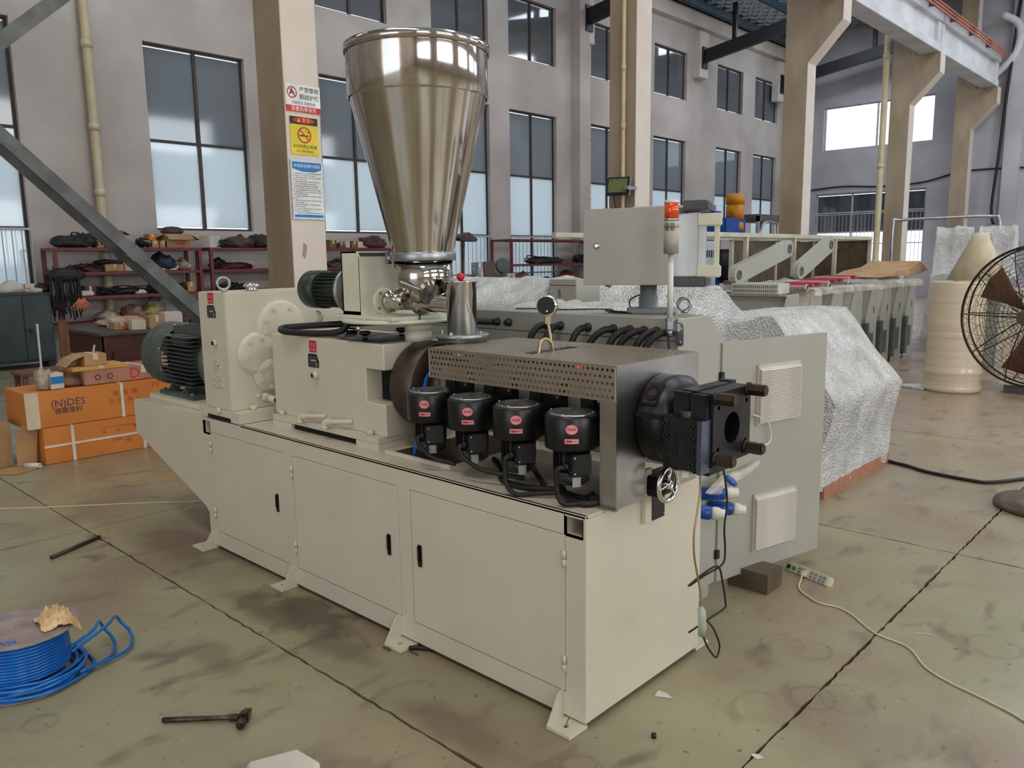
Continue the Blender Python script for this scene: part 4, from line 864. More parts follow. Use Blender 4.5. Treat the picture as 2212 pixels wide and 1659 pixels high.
mk('spout_handle', tube(bm_(), [(HX + .02, CY - .16, 1.53), (HX + .06, CY - .13, 1.51), (HX + .09, CY - .09, 1.49)], .006, 8, 3), M['galv'], hp)
# ---- die adapter at the delivery end
SB = M['steelblk']; da = thing_part = bpy.data.objects.new('die_head', None); COL.objects.link(da); da.parent = EX; tag(da, 'black steel die head with four long hex nuts')
b = lathe(bm_(), (.045, CY, CZ), (1, 0, 0), [(0, .10), (0, .158), (.085, .158), (.125, .118), (.125, .06)], 64); mk('clamp_ring_half', b, SB, da)
b = box(bm_(), .05, .155, CY - .165, CY - .13, CZ + .028, CZ + .045, 0); mk('clamp_gap', b, M['dark'], da)
b = bm_(); c_, s_ = math.cos(2.42), math.sin(2.42)
g = box(bm_(), .06, .12, .12, .164, -.045, .045, .004); merge(b, g, Matrix.Translation((0, CY, CZ)) @ Matrix.Rotation(2.42, 4, 'X')); mk('clamp_lug', b, SB, da)
b = bm_(); g = prism(bm_(), rrect(.068, .112, -.03, .03, .02, 5), 'z', .0, .002); merge(b, g, Matrix.Translation((0, CY + .166 * math.cos(2.42), CZ + .166 * math.sin(2.42))) @ Matrix.Rotation(2.42 - PI / 2, 4, 'X')); mk('bolt_pocket', b, M['dark'], da)
g = cyl(bm_(), (.09, 0, -.015), (.09, 0, .005), .014, n=16); b = bm_(); merge(b, g, Matrix.Translation((0, CY + .164 * math.cos(2.42), CZ + .164 * math.sin(2.42))) @ Matrix.Rotation(2.42 - PI / 2, 4, 'X')); mk('pocket_bolt', b, M['nut'], da)
mk('neck_ring', lathe(bm_(), (.165, CY, CZ), (1, 0, 0), [(0, .1), (.02, .1), (.03, .085), (.05, .085)], 48), M['alu'], da)
y0, y1, z0, z1 = .25, .505, .94, 1.185
b = holed(bm_(), rrect(y0, y1, z0, z1, .006, 2), [circ(CY, CZ, .053, 36)] + [circ(y0 + dy, z0 + dz, .009, 12) for dy, dz in ((.035, .195), (.225, .195), (.035, .055), (.225, .055))], 'x', .262, .322); mk('die_plate', b, SB, da)
mk('die_bore', cyl(bm_(), (.2, CY, CZ), (.262, CY, CZ), .0535, n=32), M['dark'], da)
b = box(bm_(), .2, .258, y0 + .002, y1 - .002, z0 + .01, z1 + .003, .003); box(b, .205, .255, y1 - .01, y1 + .02, z0 + .02, z1 + .008); mk('adapter_block', b, SB, da)
b = box(bm_(), .19, .25, .222, .25, 1.09, 1.185, .003); box(b, .252, .31, .222, .25, 1.09, 1.182, .003); mk('upper_lug', b, SB, da)
b = box(bm_(), .165, .30, .2, .25, .93, 1.105, .004); mk('heater_block', b, SB, da)
bx('block_slot', M['dark'], .203, .223, .198, .2, .975, 1.055, da)
for x in (.178, .275):
    for k in range(4): mk('socket_screw', lathe(bm_(), (x, .2, .955 + k * .042), (0, -1, 0), [(0, .0095), (.008, .0095), (.009, .008), (.009, .0045), (.004, .0045)], 14, caps=False), SB, da)
b = bm_()
for k in range(3): box(b, .296 + k * .006, .300 + k * .006, .196, .25, .925, 1.1, 0)
mk('heater_plates', b, mat('heater_strip', (120, 128, 146), .4, .5, (70, 76, 92), 60, stretch=(1, 1, 8)), da, label='bluish heater strips')
mk('pin_head', lathe(bm_(), (.24, .225, 1.105), (0, 0, 1), [(0, .021), (.02, .021), (.022, .019), (.022, .01), (.016, .01)], 20, caps=False), M['nut'], da)
mk('pin_nut', cyl(bm_(), (.24, .225, .928), (.24, .225, .905), .021, n=6), M['feeder'], da, label='pale hex nut under the block'); mk('pin_washer', cyl(bm_(), (.24, .225, .93), (.24, .225, .926), .024, n=20), M['galv'], da)
b = box(bm_(), .17, .31, .25, .40, .91, .94, .003); mk('lower_bracket', b, SB, da)
for y, z in ((.268, 1.168), (.48, 1.172), (.268, .968), (.475, .972)):
    nb = lathe(bm_(), (.322, y, z), (1, 0, 0), [(0, .024), (.008, .024)], 24); cyl(nb, (.33, y, z), (.385, y, z), .0215, n=6); cyl(nb, (.385, y, z), (.39, y, z), .016, n=16); mk('long_hex_nut', nb, M['nut'], da)
# sensor lead hanging from the die
mk('sensor_lead', tube(bm_(), [(.3, .212, .925), (.3, .216, .87), (.3, .2, .8), (.3, .183, .735), (.3, .187, .66), (.3, .21, .585), (.3, .232, .52), (.3, .239, .462)], .0035, 8, 6), M['brass'], da, label='thin braided sensor lead')
mk('lead_sleeve', lathe(bm_(), (.3, .24, .465), (0, .15, -1), [(0, .007), (.012, .007), (.014, .0145), (.085, .0145), (.1, .01)], 20), M['sleeve'], da, label='clear plastic sleeve'); mk('sleeve_core', lathe(bm_(), (.3, .241, .46), (0, .15, -1), [(0, .005), (.02, .008), (.09, .008), (.112, .004)], 12), mat('sleeve_green', (96, 112, 84), .4, .3, (180, 186, 170), 60), da)
mk('sleeve_loop', tube(bm_(), [(.3, .258, .352), (.3, .29, .3), (.3, .34, .245), (.3, .362, .238), (.3, .375, .275), (.3, .33, .35), (.3, .285, .395)], .0034, 8, 6), M['rubber'], da)
mk('black_lead', tube(bm_(), [(.3, .36, .925), (.3, .385, .86), (.3, .4, .78), (.3, .385, .7), (.3, .395, .62), (.3, .38, .57), (.28, .3, .55), (.25, .24, .52), (.28, .3, .56), (.3, .35, .57), (.3, .385, .5), (.3, .41, .42), (.3, .4, .4), (.28, .33, .38), (.25, .25, .35)], .0036, 8, 5), M['rubber'], da)
# handwheel with crank
hw = mk('handwheel_bracket', box(bm_(), .0, .02, .325, .372, .665, .865, .002), CR, EX)
bx('guide_plate', M['tray'], .02, .024, .366, .446, .668, .86, hw, label='brown guide plate'); bx('guide_block', M['steelblk'], .0, .07, .33, .44, .77, .845, hw, bev=.006)
for z in (.68, .74): mk('plate_screw', cyl(bm_(), (.024, .437, z), (.027, .437, z), .005, n=8), M['galv'], hw)
wc = Vector((.095, .352, .822)); b = tube(bm_(), [wc + Vector((0, math.cos(k * PI / 16) * .06, math.sin(k * PI / 16) * .06)) for k in range(32)], .0085, 10, 1, closed=True)
for a in (-.75, 1.35, 3.3): tube(b, [wc, wc + Vector((0, math.cos(a) * .056, math.sin(a) * .056))], .0065, 8, 1)
mk('handwheel', b, M['chrome'], hw, label='chromed spoked handwheel'); mk('wheel_hub', lathe(bm_(), wc - Vector((.03, 0, 0)), (1, 0, 0), [(0, .012), (.025, .016), (.042, .016), (.044, .006), (.036, .005)], 16, caps=False), M['chrome'], hw)
mk('crank_handle', lathe(bm_(), wc + Vector((0, .012, .058)), (1, .12, 0), [(0, .007), (.01, .0055), (.07, .007), (.075, .004)], 14), M['chrome'], hw)
mk('lower_perforated_guard', bm_() if False else box(bm_(), -.06, .0, .3, .303, .86, .93), PM, EX)
# ================================================================== ELECTRICAL CABINET behind the extruder
GR = M['grey']
EC = thing('electrical_cabinet', 'long grey-green electrical cabinet behind the extruder with one vented door open', 'cabinet', (-1.4, 1.1, 0))
X0, X1, Y0, Y1 = -2.52, -.22, .92, 1.31
P = [(Y0, .07), (Y1, .07), (Y1, 1.235), (1.19, 1.36), (Y0, 1.36)]
mk('cabinet_body', prism(bm_(), P, 'x', X0, X1, .003), GR, EC)
bx('lid_joint', M['dark'], X0, X1 + .0005, Y0 - .0008, Y0 + .004, 1.262, 1.265, EC)
for x in (X0 + .1, X1 - .1, (X0 + X1) / 2): bx('cabinet_foot', GR, x - .08, x + .08, Y0 + .04, Y1 - .04, 0, .07, EC)
for i, x in enumerate((-1.919, -1.455, -1.287, -1.205, -.952, -.865, -.70, -.555, -.465, -.39, -.325, -.262)):
    g = mk('cable_gland', lathe(bm_(), (x, Y0, 1.302), (0, -1, 0), [(0, .021), (.008, .021), (.009, .017), (.026, .016), (.03, .012)], 14), M['rubber'], EC)
    if i >= 4:
        dx = (-.03, -.02, -.025, -.07, -.05, -.075, -.05, -.065)[i - 4]
        mk('conduit', ribbed(bm_(), [(x, Y0 - .02, 1.302), (x + dx * .3, Y0 - .055, 1.296), (x + dx * .75, Y0 - .085, 1.262), (x + dx, Y0 - .1, 1.21), (x + dx, Y0 - .12, 1.1)], .0145), M['rubber'], g)
# open door with two vents
D = bpy.data.objects.new('door', None); COL.objects.link(D); D.parent = EC; D.location = Vector((-.21, 1.29, .07)) - EC.location; D.rotation_euler = (0, 0, math.radians(76.7)); tag(D, 'open grey-green door with two louvred vents')
mk('door_panel', box(bm_(), 0, .782, 0, .022, 0, 1.157, .002), GR, D, local=True)
def vent(z0):
    u0, u1, h = .242, .557, .292
    v = mk('vent_grille', box(bm_(), u0, u1, -.012, 0, z0, z0 + h, .001), M['vent'], D, local=True); n_ = 24; hh = (h - .012) / n_
    me = None
    for k in range(n_):
        z = z0 + .016 + k * hh * .93
        if me is None:
            s_ = mk('louvre', prism(bm_(), [(-.012, 0), (-.012, hh), (-.028, -.002), (-.028, -.005)], 'x', u0 + .006, u1 - .004), M['vent'], v, local=True); me = s_.data; s_.location = (0, 0, z)
        else: share(s_, 'louvre', (0, 0, z), None, v)
vent(.742); vent(.102)
for z in (1.0, .14): mk('door_hinge', box(bm_(), -.012, .014, -.006, .028, z - .022, z + .022, .002), M['black'], D, local=True)
mk('white_cable', tube(bm_(), [(.2, -.02, .8), (.3, -.02, .76), (.34, -.02, .68), (.31, -.02, .64), (.24, -.02, .66)], .004, 8, 6), M['white'], D, local=True)
bx('leveling_block', M['fanbase'], -.24, -.03, 1.46, 1.62, 0, .1, EC, label='brown block under the open door')
# plug sockets hanging at the end
for k, (p, d) in enumerate((((-.21, 1.12, .55), (.8, .6, .05)), ((-.21, 1.2, .47), (.75, .65, -.1)), ((-.21, 1.0, .5), (.8, .5, -.05)))):
    pl_ = mk('blue_plug', lathe(bm_(), p, d, [(0, .03), (.1, .032), (.11, .026)], 20), M['blue'], EC, label='blue industrial plug'); d_ = Vector(d).normalized()
    mk('plug_collar', lathe(bm_(), Vector(p) + d_ * .108, d, [(0, .026), (.01, .03), (.03, .029), (.045, .022), (.06, .021), (.062, .012)], 18), M['white'], pl_)
mk('plug_bag', prism(bm_(), [(1.05, .58), (1.2, .63), (1.4, .62), (1.55, .64), (1.5, .6), (1.3, .58), (1.2, .54)], 'x', -.16, -.12, .01), M['film'], EC, label='torn clear bag around the plugs')
mk('plug_lid', lathe(bm_(), (-.12, 1.22, .6), (.6, .3, .8), [(0, .03), (.008, .034), (.02, .03)], 20), M['blue'], EC)
bx('yellow_tag', M['inkyel'], -.219, -.217, 1.0, 1.03, .62, .64, EC)
# swivel post and console
po = mk('swivel_post', lathe(bm_(), (-.53, 1.16, 1.362), (0, 0, 1), [(.0, .058), (.026, .058), (.027, .045), (.075, .045), (.08, .04), (.14, .04)], 28), mat('swivel_grey', (138, 144, 146), .4), EC, label='grey swivel column')
g = bm_(); merge(g, prism(bm_(), [(-.1, -.07), (.09, -.07), (.12, 0), (.09, .07), (-.1, .07), (-.12, 0)], 'z', 1.36, 1.386, .004), Matrix.Translation((-.51, 1.16, 0)) @ Matrix.Rotation(.38, 4, 'Z')); mk('swivel_base', g, MATS['swivel_grey'], EC)
K = bpy.data.objects.new('control_console', None); COL.objects.link(K); K.parent = EC; K.location = Vector((-.42, 1.0, 1.497)) - EC.location; K.rotation_euler = (0, 0, math.radians(22)); tag(K, 'hanging grey operator console seen from behind')
mk('console_door', box(bm_(), -.305, .075, 0, .02, 0, .34, .003), GR, K, local=True)
mk('console_body', box(bm_(), -.3, .07, .02, .2, .003, .337, .003), GR, K, local=True)
mk('console_lock', lathe(bm_(), (-.243, 0, .176), (0, -1, 0), [(0, .014), (.004, .013), (.005, .009), (.008, .009), (.009, .006)], 20), M['chrome'], K, local=True)
mk('aluminium_profile', box(bm_(), .04, .19, .1, .24, .035, .312, .004), mat('pale_profile', (222, 224, 226), .35, .2), K, local=True)
b = box(bm_(), -.1, .21, .09, .24, .335, .35, .003); mk('console_top', b, mat('pale_profile2', (206, 210, 206), .4), K, local=True)
DG = mat('dark_corner_grey', (76, 78, 80), .4)
for z in (.322, -.012): mk('corner_cap', box(bm_(), .12 if z > 0 else .07, .235, .085, .25, z, z + .046, .008), DG, K, local=True)
mk('corner_band', box(bm_(), .05, .13, .092, .245, .312, .34, .003), DG, K, local=True); mk('corner_band', box(bm_(), .0, .2, .1, .22, -.0, .034, .003), DG, K, local=True)
for z in (.256, .03): mk('handle_bracket', box(bm_(), .188, .292, .1, .15, z, z + .055, .005), M['feeder'], K, local=True, label='cream handle bracket')
for u in (.205, .262): mk('handle_bar', box(bm_(), u, u + .022, .11, .135, .05, .29, .002), M['feeder'] if u > .25 else MATS['pale_profile'], K, local=True)
# signal tower
st = mk('signal_tower', cyl(bm_(), (-.238, .88, 1.34), (-.238, .88, 1.64), .0125, n=16), M['white'], EC, label='signal tower with orange beacon')
mk('tower_base', cyl(bm_(), (-.238, .88, 1.632), (-.238, .88, 1.738), .031, n=28), mat('tower_grey', (184, 178, 162), .45), st)
mk('tower_buzzer', cyl(bm_(), (-.238, .88, 1.738), (-.238, .88, 1.765), .0315, n=28), mat('tower_grey2', (196, 190, 174), .45), st)
for k in range(5):
    for a0 in (-1.9, -1.15):
        b = bm_(); a1 = a0 + .55; n_ = 4; A = [b.verts.new((-.238 + .0322 * math.cos(a0 + (a1 - a0) * j / n_), .88 + .0322 * math.sin(a0 + (a1 - a0) * j / n_), z)) for z in (1.728 + k * .0065, 1.7305 + k * .0065) for j in range(n_ + 1)]
        for j in range(n_): b.faces.new((A[j], A[j + 1], A[j + n_ + 2], A[j + n_ + 1]))
        mk('sound_slot', b, M['dark'], st)
mk('metal_ring', cyl(bm_(), (-.238, .88, 1.765), (-.238, .88, 1.776), .0305, n=28), M['galv'], st)
mk('orange_beacon', lathe(bm_(), (-.238, .88, 1.776), (0, 0, 1), [(0, .03), (.06, .03), (.061, .028)], 28), mat('beacon_lens', (246, 84, 10), .12, 0, (232, 66, 4), 20, coat=.8), st, label='orange lens')
mk('beacon_cap', lathe(bm_(), (-.238, .88, 1.837), (0, 0, 1), [(0, .0315), (.008, .0315), (.014, .026)], 28), M['white'], st)
n_ = Vector((.6, -.8, 0)); tg = Vector((.8, .6, 0)); txt('tower_mark', 'CE', .012, Vector((-.238, .88, 1.675)) + n_ * .0315, tg, (0, 0, 1), M['inkwhite'], st)
b = cyl(bm_(), (-.238, .88, 1.318), (-.238, .88, 1.352), .017, n=8); cyl(b, (-.238, .88, 1.352), (-.238, .88, 1.365), .02, n=6); cyl(b, (-.238, .88, 1.29), (-.238, .88, 1.318), .013, n=14); mk('pole_socket', b, M['galv'], st)
b = prism(bm_(), rrect(-.225, -.19, 1.245, 1.345, .014), 'y', .912, .916); box(b, -.23, -.2, .88, .916, 1.31, 1.34); mk('pole_bracket', b, M['galv'], st)
for z in (1.262, 1.32): mk('bracket_bolt', lathe(bm_(), (-.206, .912, z), (0, -1, 0), [(0, .009), (.006, .008), (.007, .004)], 12), M['galv'], st)
mk('tower_cable', tube(bm_(), [(-.24, .88, 1.3), (-.236, .87, 1.27), (-.225, .86, 1.22), (-.22, .86, 1.1)], .005, 8, 5), M['rubber'], st)
eyebolt((-.42, 1.36 - .06, 1.355), .03, .009, EC, .75, M['galv'])
# loose things on the cabinet top
mk('yellow_screwdriver', lathe(bm_(), (-.44, 1.16, 1.371), (.75, .6, 0), [(0, .008), (.005, .011), (.045, .011), (.05, .006)], 12), M['yellow'], cat='screwdriver', label='stubby yellow screwdriver handle on the cabinet top')
bx('brass_bolt', M['brass'], -.44, -.36, 1.12, 1.135, 1.36, 1.369, cat='bolt', label='flat brass piece beside the yellow handle on the cabinet')
mk('thin_cable', tube(bm_(), [(-1.25, 1.02, 1.365), (-1.15, 1.1, 1.364), (-1.0, 1.1, 1.364), (-.9, 1.2, 1.364), (-.78, 1.22, 1.364), (-.7, 1.08, 1.364), (-.6, 1.05, 1.364), (-.55, 1.1, 1.364), (-.75, 1.12, 1.366)], .0035, 6, 8), M['rubber'], cat='cable', label='thin black cable lying on the electrical cabinet top')
mk('thin_cable', tube(bm_(), [(-.58, 1.1, 1.366), (-.62, 1.14, 1.42), (-.56, 1.2, 1.45), (-.54, 1.24, 1.4), (-.5, 1.22, 1.37)], .0035, 6, 8), M['rubber'], cat='cable', label='thin black cable loop standing beside the swivel column')
# ================================================================== MACHINES BEHIND
def film_skin(name, parent, prof, axis, t0, t1, m, amp=.02, seed=0, nt=26, sub=.07, label=None, hem=0.0):
    """loose sheet following an open profile (list of 2d points), extruded along axis, with folds; ends closed"""
    from mathutils import noise
    P = [Vector((*p, 0)) for p in prof]; out = []
    for i in range(len(P) - 1):
        k = max(1, int((P[i + 1] - P[i]).length / sub))
        for s in range(k): out.append(P[i].lerp(P[i + 1], s / k))
    out.append(P[-1]); b = bm_(); G = []; c = sum((Vector(p) for p in out), Vector()) / len(out)
    for j in range(nt + 1):
        t = t0 + (t1 - t0) * j / nt; row = []
        for q in out:
            o = (q - c); o = o.normalized() if o.length > 0 else o
            nn = noise.noise(Vector((q.x * 6 + seed, q.y * 3, t * 7))) * amp + abs(noise.noise(Vector((t * 11 + seed, q.x * 1.5, q.y)))) * amp * 1.2
            u, v = q.x + o.x * nn, max(.003, q.y + o.y * nn); tt = t + noise.noise(Vector((q.x * 4, q.y * 4, seed))) * amp * (1 if j in (0, nt) else 0)
            row.append(b.verts.new({'x': (tt, u, v), 'y': (u, tt, v)}[axis]))
        G.append(row)
    for j in range(nt):
        for i in range(len(out) - 1): b.faces.new((G[j][i], G[j][i + 1], G[j + 1][i + 1], G[j + 1][i])).smooth = True
    for row in (G[0], G[-1]): b.faces.new([b.verts.new(v.co) for v in row])
    return mk(name, b, m, parent, label=label)
# console under bubble wrap, on a timber skid
t = thing('wrapped_console', 'sloped machine console under bubble wrap on a timber skid, right of the open door', 'machine', (-.9, 3.75, 0))
P = [(-1.5, .09), (-.5, .09), (-.5, .6), (-.43, .64), (-.86, 1.15), (-1.4, 1.15)]
mk('console_body', prism(bm_(), P, 'y', 3.18, 4.32, .004), GR, t)
film_skin('bubble_wrap', t, [(-.44, .06), (-.45, .35), (-.4, .58), (-.38, .66), (-.82, 1.19), (-.9, 1.2), (-1.44, 1.18), (-1.53, .5)], 'y', 3.1, 4.42, M['bubble'], .03, 3, 34, .05)
bx('timber_skid', M['wood'], -.52, -.43, 3.14, 4.42, 0, .085, t); bx('timber_skid', M['wood'], -1.5, -1.4, 3.14, 4.42, 0, .085, t)
for y, z in ((3.3, .98), (3.42, .86), (3.42, .76)): mk('push_button', cyl(bm_(), (-.7 + (1 - z) * .5, y, z), (-.68 + (1 - z) * .5, y, z + .015), .02, n=12), M['steelblk'], t)
# low hooded machines directly behind the cabinet
def hood(label, prof, axis, t0, t1, seed, slots=(), skin=True):
    t = thing('wrapped_machine', label, 'machine', (0, 0, 0)); us = [p[0] for p in prof]; um = (min(us) + max(us)) / 2; tm = (t0 + t1) / 2
    t.location = (tm, um, 0) if axis == 'x' else (um, tm, 0)
    mk('machine_hood', prism(bm_(), prof, axis, t0 + .02, t1 - .02, .004), GR, t)
    for s in slots: bx('hood_slot', M['steelgrey'], *s, t)
    if skin: film_skin('plastic_wrap', t, [(u + (.02 if u > um else -.02), v + (.015 if v > .5 else 0)) for u, v in prof[1:] + prof[:1]], axis, t0, t1, M['bubble'], .03, seed, 26, .08)
    return t
hood('film wrapped machine hood with slots left of the grey box, behind the cabinet', [(2.8, 0), (3.9, 0), (3.9, 1.3), (3.6, 1.42), (3.2, 1.42), (2.8, 1.22)], 'x', -4.2, -2.75, 1, [(-3.95 + k * .09, -3.9 + k * .09, 2.785, 2.8, 1.05, 1.18) for k in range(6)])
hood('low bubble wrapped slotted machine behind the pressure gauge', [(2.1, 0), (2.7, 0), (2.7, 1.2), (2.5, 1.29), (2.2, 1.26), (2.1, 1.2)], 'x', -2.45, -1.1, 5, [(-1.95 + k * .09, -1.9 + k * .09, 2.085, 2.1, 1.1, 1.19) for k in range(7)])
hood('bubble wrapped machine end showing right of the swivel column', [(2.55, 0), (3.6, 0), (3.6, 1.0), (3.3, 1.2), (3.0, 1.41), (2.75, 1.41), (2.55, 1.2)], 'x', -1.85, -1.15, 9)
t = thing('junction_box', 'plain grey-green box with keyhole behind the electrical cabinet', 'box', (-2.57, 3.15, 0)); mk('box_body', box(bm_(), -2.71, -2.43, 3.0, 3.32, .8, 1.45, .004), GR, t); mk('box_stand', box(bm_(), -2.69, -2.45, 3.04, 3.28, 0, .8), GR, t)
bx('lid_joint', M['dark'], -2.71, -2.43, 2.998, 3.0, 1.402, 1.406, t); mk('keyhole_latch', prism(bm_(), rrect(-2.61, -2.59, 1.3, 1.37, .008), 'y', 2.994, 3.0), M['galv'], t)
b1 = bx('white_carton', M['whitebox'], -2.4, -2.15, 3.5, 3.75, 1.15, 1.38, cat='carton', label='white carton with a printed outline drawing behind the console post', bev=.003)
mk('printed_drawing', tube(bm_(), [(-2.33, 3.499, 1.24), (-2.33, 3.499, 1.32), (-2.3, 3.499, 1.34), (-2.27, 3.499, 1.32), (-2.27, 3.499, 1.25)], .006, 6, 4), M['inkviolet'], b1)
bx('kraft_carton', M['carton'], -2.1, -1.9, 3.55, 3.8, 1.15, 1.36, cat='carton', label='orange-brown carton beside the white one behind the console post', bev=.003)
bx('white_carton', M['whitebox'], -1.88, -1.72, 3.5, 3.75, 1.15, 1.38, cat='carton', label='narrow white carton right of the orange-brown one', bev=.003)
bx('carton_bench', M['desk'], -2.45, -1.68, 3.45, 3.85, 1.1, 1.15, cat='bench', label='dark bench board carrying the three cartons') ; _cb = bpy.context.scene.objects
bn = [o for o in COL.objects if o.name == 'carton_bench'][0]
for x in (-2.42, -1.72):
    for y in (3.48, 3.8): bx('bench_leg', M['desk'], x, x + .04, y, y + .04, 0, 1.1, bn)
# ------------------------------------------------------------------ the row of tapering cabinets
grp = 'row of tapering grey cabinets'
edges = (7.30, 8.0, 8.69, 9.41, 10.02, 10.59, 11.15, 11.72)
names = ('nearest tapering grey cabinet with open dark front shelves', 'second tapering cabinet from the near end, under the red tissue', 'third tapering cabinet of the row, under the red tissue end', 'fourth tapering cabinet of the row, with a plain side', 'fifth tapering cabinet of the row, partly behind the bubble wrapped console', 'sixth tapering cabinet of the row, third from the far end', 'seventh tapering cabinet of the row, second from the far end', 'eighth tapering cabinet, at the far end of the row')
for i, (ye, nm) in enumerate(zip(edges, names)):
    y0 = ye - (.5 if i < 4 else .43); t = thing('tapering_cabinet', nm, 'cabinet', (-3.2, ye - .25, 0), grp)
    P = [(y0, 0), (y0, .72), (y0 + .2, 1.165), (ye, 1.165), (ye, 0)]
    mk('side_cheek', prism(bm_(), P, 'x', -2.47, -2.45, .002), GR, t)
    if i == 0:
        mk('cabinet_shell', prism(bm_(), [(y0 + .25, .05), (y0 + .25, 1.165), (ye, 1.165), (ye, .05)], 'x', -4.3, -2.47), GR, t); mk('side_cheek', prism(bm_(), P, 'x', -4.32, -4.3, .002), GR, t)
        bx('top_board', GR, -4.3, -2.47, y0 + .17, ye, 1.14, 1.165, t)
        for z in (.88, .5): bx('cross_rail', GR, -4.3, -2.47, y0 + .02, y0 + .25, z, z + .03, t)
    else: mk('cabinet_shell', prism(bm_(), [(y0 + .01, .05), (y0 + .01, .71), (y0 + .21, 1.16), (ye - .01, 1.16), (ye - .01, .05)], 'x', -4.2, -2.47), M['cream'] if i % 2 else GR, t)
    if i >= 4:
        bx('lower_vent', M['steelgrey'], -2.451, -2.446, y0 + .13, ye - .12, .17, .5, t); bx('slot_handle', M['ink'], -2.451, -2.446, ye - .16, ye - .14, .78, .88, t)
        bx('side_bracket', M['steelgrey'], -2.47, -2.4, y0 - .1, y0, .08, .66, t)
def on_row(name, label, cat, b, m, **k): return mk(name, b, m, cat=cat, label=label, **k)
b = box(bm_(), -3.0, -2.6, 7.1, 7.22, 1.166, 1.29, .002)
tr = on_row('slotted_tray', 'white slotted metal tray standing on the nearest tapering cabinet', 'tray', box(bm_(), -3.15, -2.55, 6.95, 7.25, 1.166, 1.29, .003), mat('pale_tray', (206, 210, 200), .5))
for k in range(22):
    for z in (1.185, 1.235): bx('tray_slot', M['steelgrey'], -3.13 + k * .026, -3.12 + k * .026, 6.946, 6.951, z, z + .035, tr)
for y in (7.62, 8.32, 9.0):
    b = bm_(); tube(b, [(-2.5, y + .045 * math.cos(a * PI / 6), 1.21 + .045 * math.sin(a * PI / 6)) for a in range(12)], .012, 8, 1, closed=True)
    on_row('lifting_ring', 'steel lifting ring on the front edge under the red tissue', 'ring', b, M['galv'], group='lifting rings on the tapering cabinets')
film_skin('white_dust_sheet', None, [(-2.42, 1.12), (-2.42, 1.2), (-2.7, 1.24), (-3.4, 1.26), (-4.2, 1.2)], 'y', 7.7, 12.0, M['film'], .04, 7, 40, .1); o = COL.objects[-1]; tag(o, 'white film sheet spread over the far tapering cabinets', 'sheet')
b = bm_(); n_ = 14
for j in range(2):
    pass
rt = thing('red_tissue_pack', 'pack of red tissue paper lying on the tapering cabinets', 'paper', (-2.75, 8.4, 1.22))
for k in range(8):
    y = 7.55 + k * .24; mk('tissue_sheet', prism(bm_(), [(-2.5, y), (-2.55, y + .2), (-3.05, y + .26), (-3.0, y + .05)], 'z', 1.22 + k * .009, 1.245 + k * .012, .003), M['cardred'] if k % 3 else M['inkpink'], rt)
on_row('kraft_paper_pile', 'crumpled brown kraft paper on the far end of the cabinet row', 'paper', film_tmp := prism(bm_(), [(10.6, 1.27), (11.2, 1.36), (11.9, 1.4), (12.4, 1.5), (12.9, 1.34), (12.2, 1.27)], 'x', -3.4, -2.6, .01), M['kraft'])
# ------------------------------------------------------------------ open cream frame with link arms
t = thing('link_rack', 'long open cream steel frame with brown end panels behind the cabinet row', 'frame', (-4.5, 11.5, 0)); F = mat('cream_frame', (200, 198, 178), .5)
for y in (7.4, 8.97, 10.62, 12.32, 14.05):
    for x in (-4.0, -5.1): bx('frame_post', F, x - .03, x + .03, y - .03, y + .03, 0, 1.89, t)
for x in (-4.0, -5.1): bx('top_rail', F, x - .035, x + .035, 5.9, 14.08, 1.89, 1.95, t)
for y in (8.97, 10.62, 12.32, 14.05): bx('cross_rail', F, -5.07, -4.03, y - .03, y + .03, 1.88, 1.94, t)
bx('end_panel', M['fanbase'], -5.13, -5.1, 10.65, 14.0, .9, 1.88, t); bx('end_panel', M['fanbase'], -5.1, -4.03, 14.08, 14.1, .9, 1.88, t)
def arm(y0, z0, y1, z1, label, x=-3.75):
    t = thing('link_arm', label, 'arm', (x, (y0 + y1) / 2, min(z0, z1) - .15)); a = math.atan2(z1 - z0, y1 - y0); r = .13; pts = []
    for k in range(9): pts.append((y1 + r * math.cos(a - PI / 2 + k * PI / 8), z1 + r * math.sin(a - PI / 2 + k * PI / 8)))
    for k in range(9): pts.append((y0 + r * math.cos(a + PI / 2 + k * PI / 8), z0 + r * math.sin(a + PI / 2 + k * PI / 8)))
    mk('arm_plate', holed(bm_(), pts, [circ(y0, z0, .05, 14), circ(y1, z1, .05, 14)], 'x', x - .1, x), GR, t)
    for y, z in ((y0, z0), (y1, z1)): mk('arm_bushing', lathe(bm_(), (x - .02, y, z), (1, 0, 0), [(0, .07), (.03, .07), (.03, .05)], 18, caps=False), M['steelgrey'], t)
    bx('arm_support', M['steelgrey'], x - .2, x - .05, y0 - .06, y0 + .06, 0, z0 - .08, t)
arm(8.3, 1.36, 9.9, 1.72, 'grey link arm nearer the extruder inside the open frame'); arm(9.9, 1.38, 11.0, 1.78, 'grey link arm rising at the middle of the open frame', -3.55)
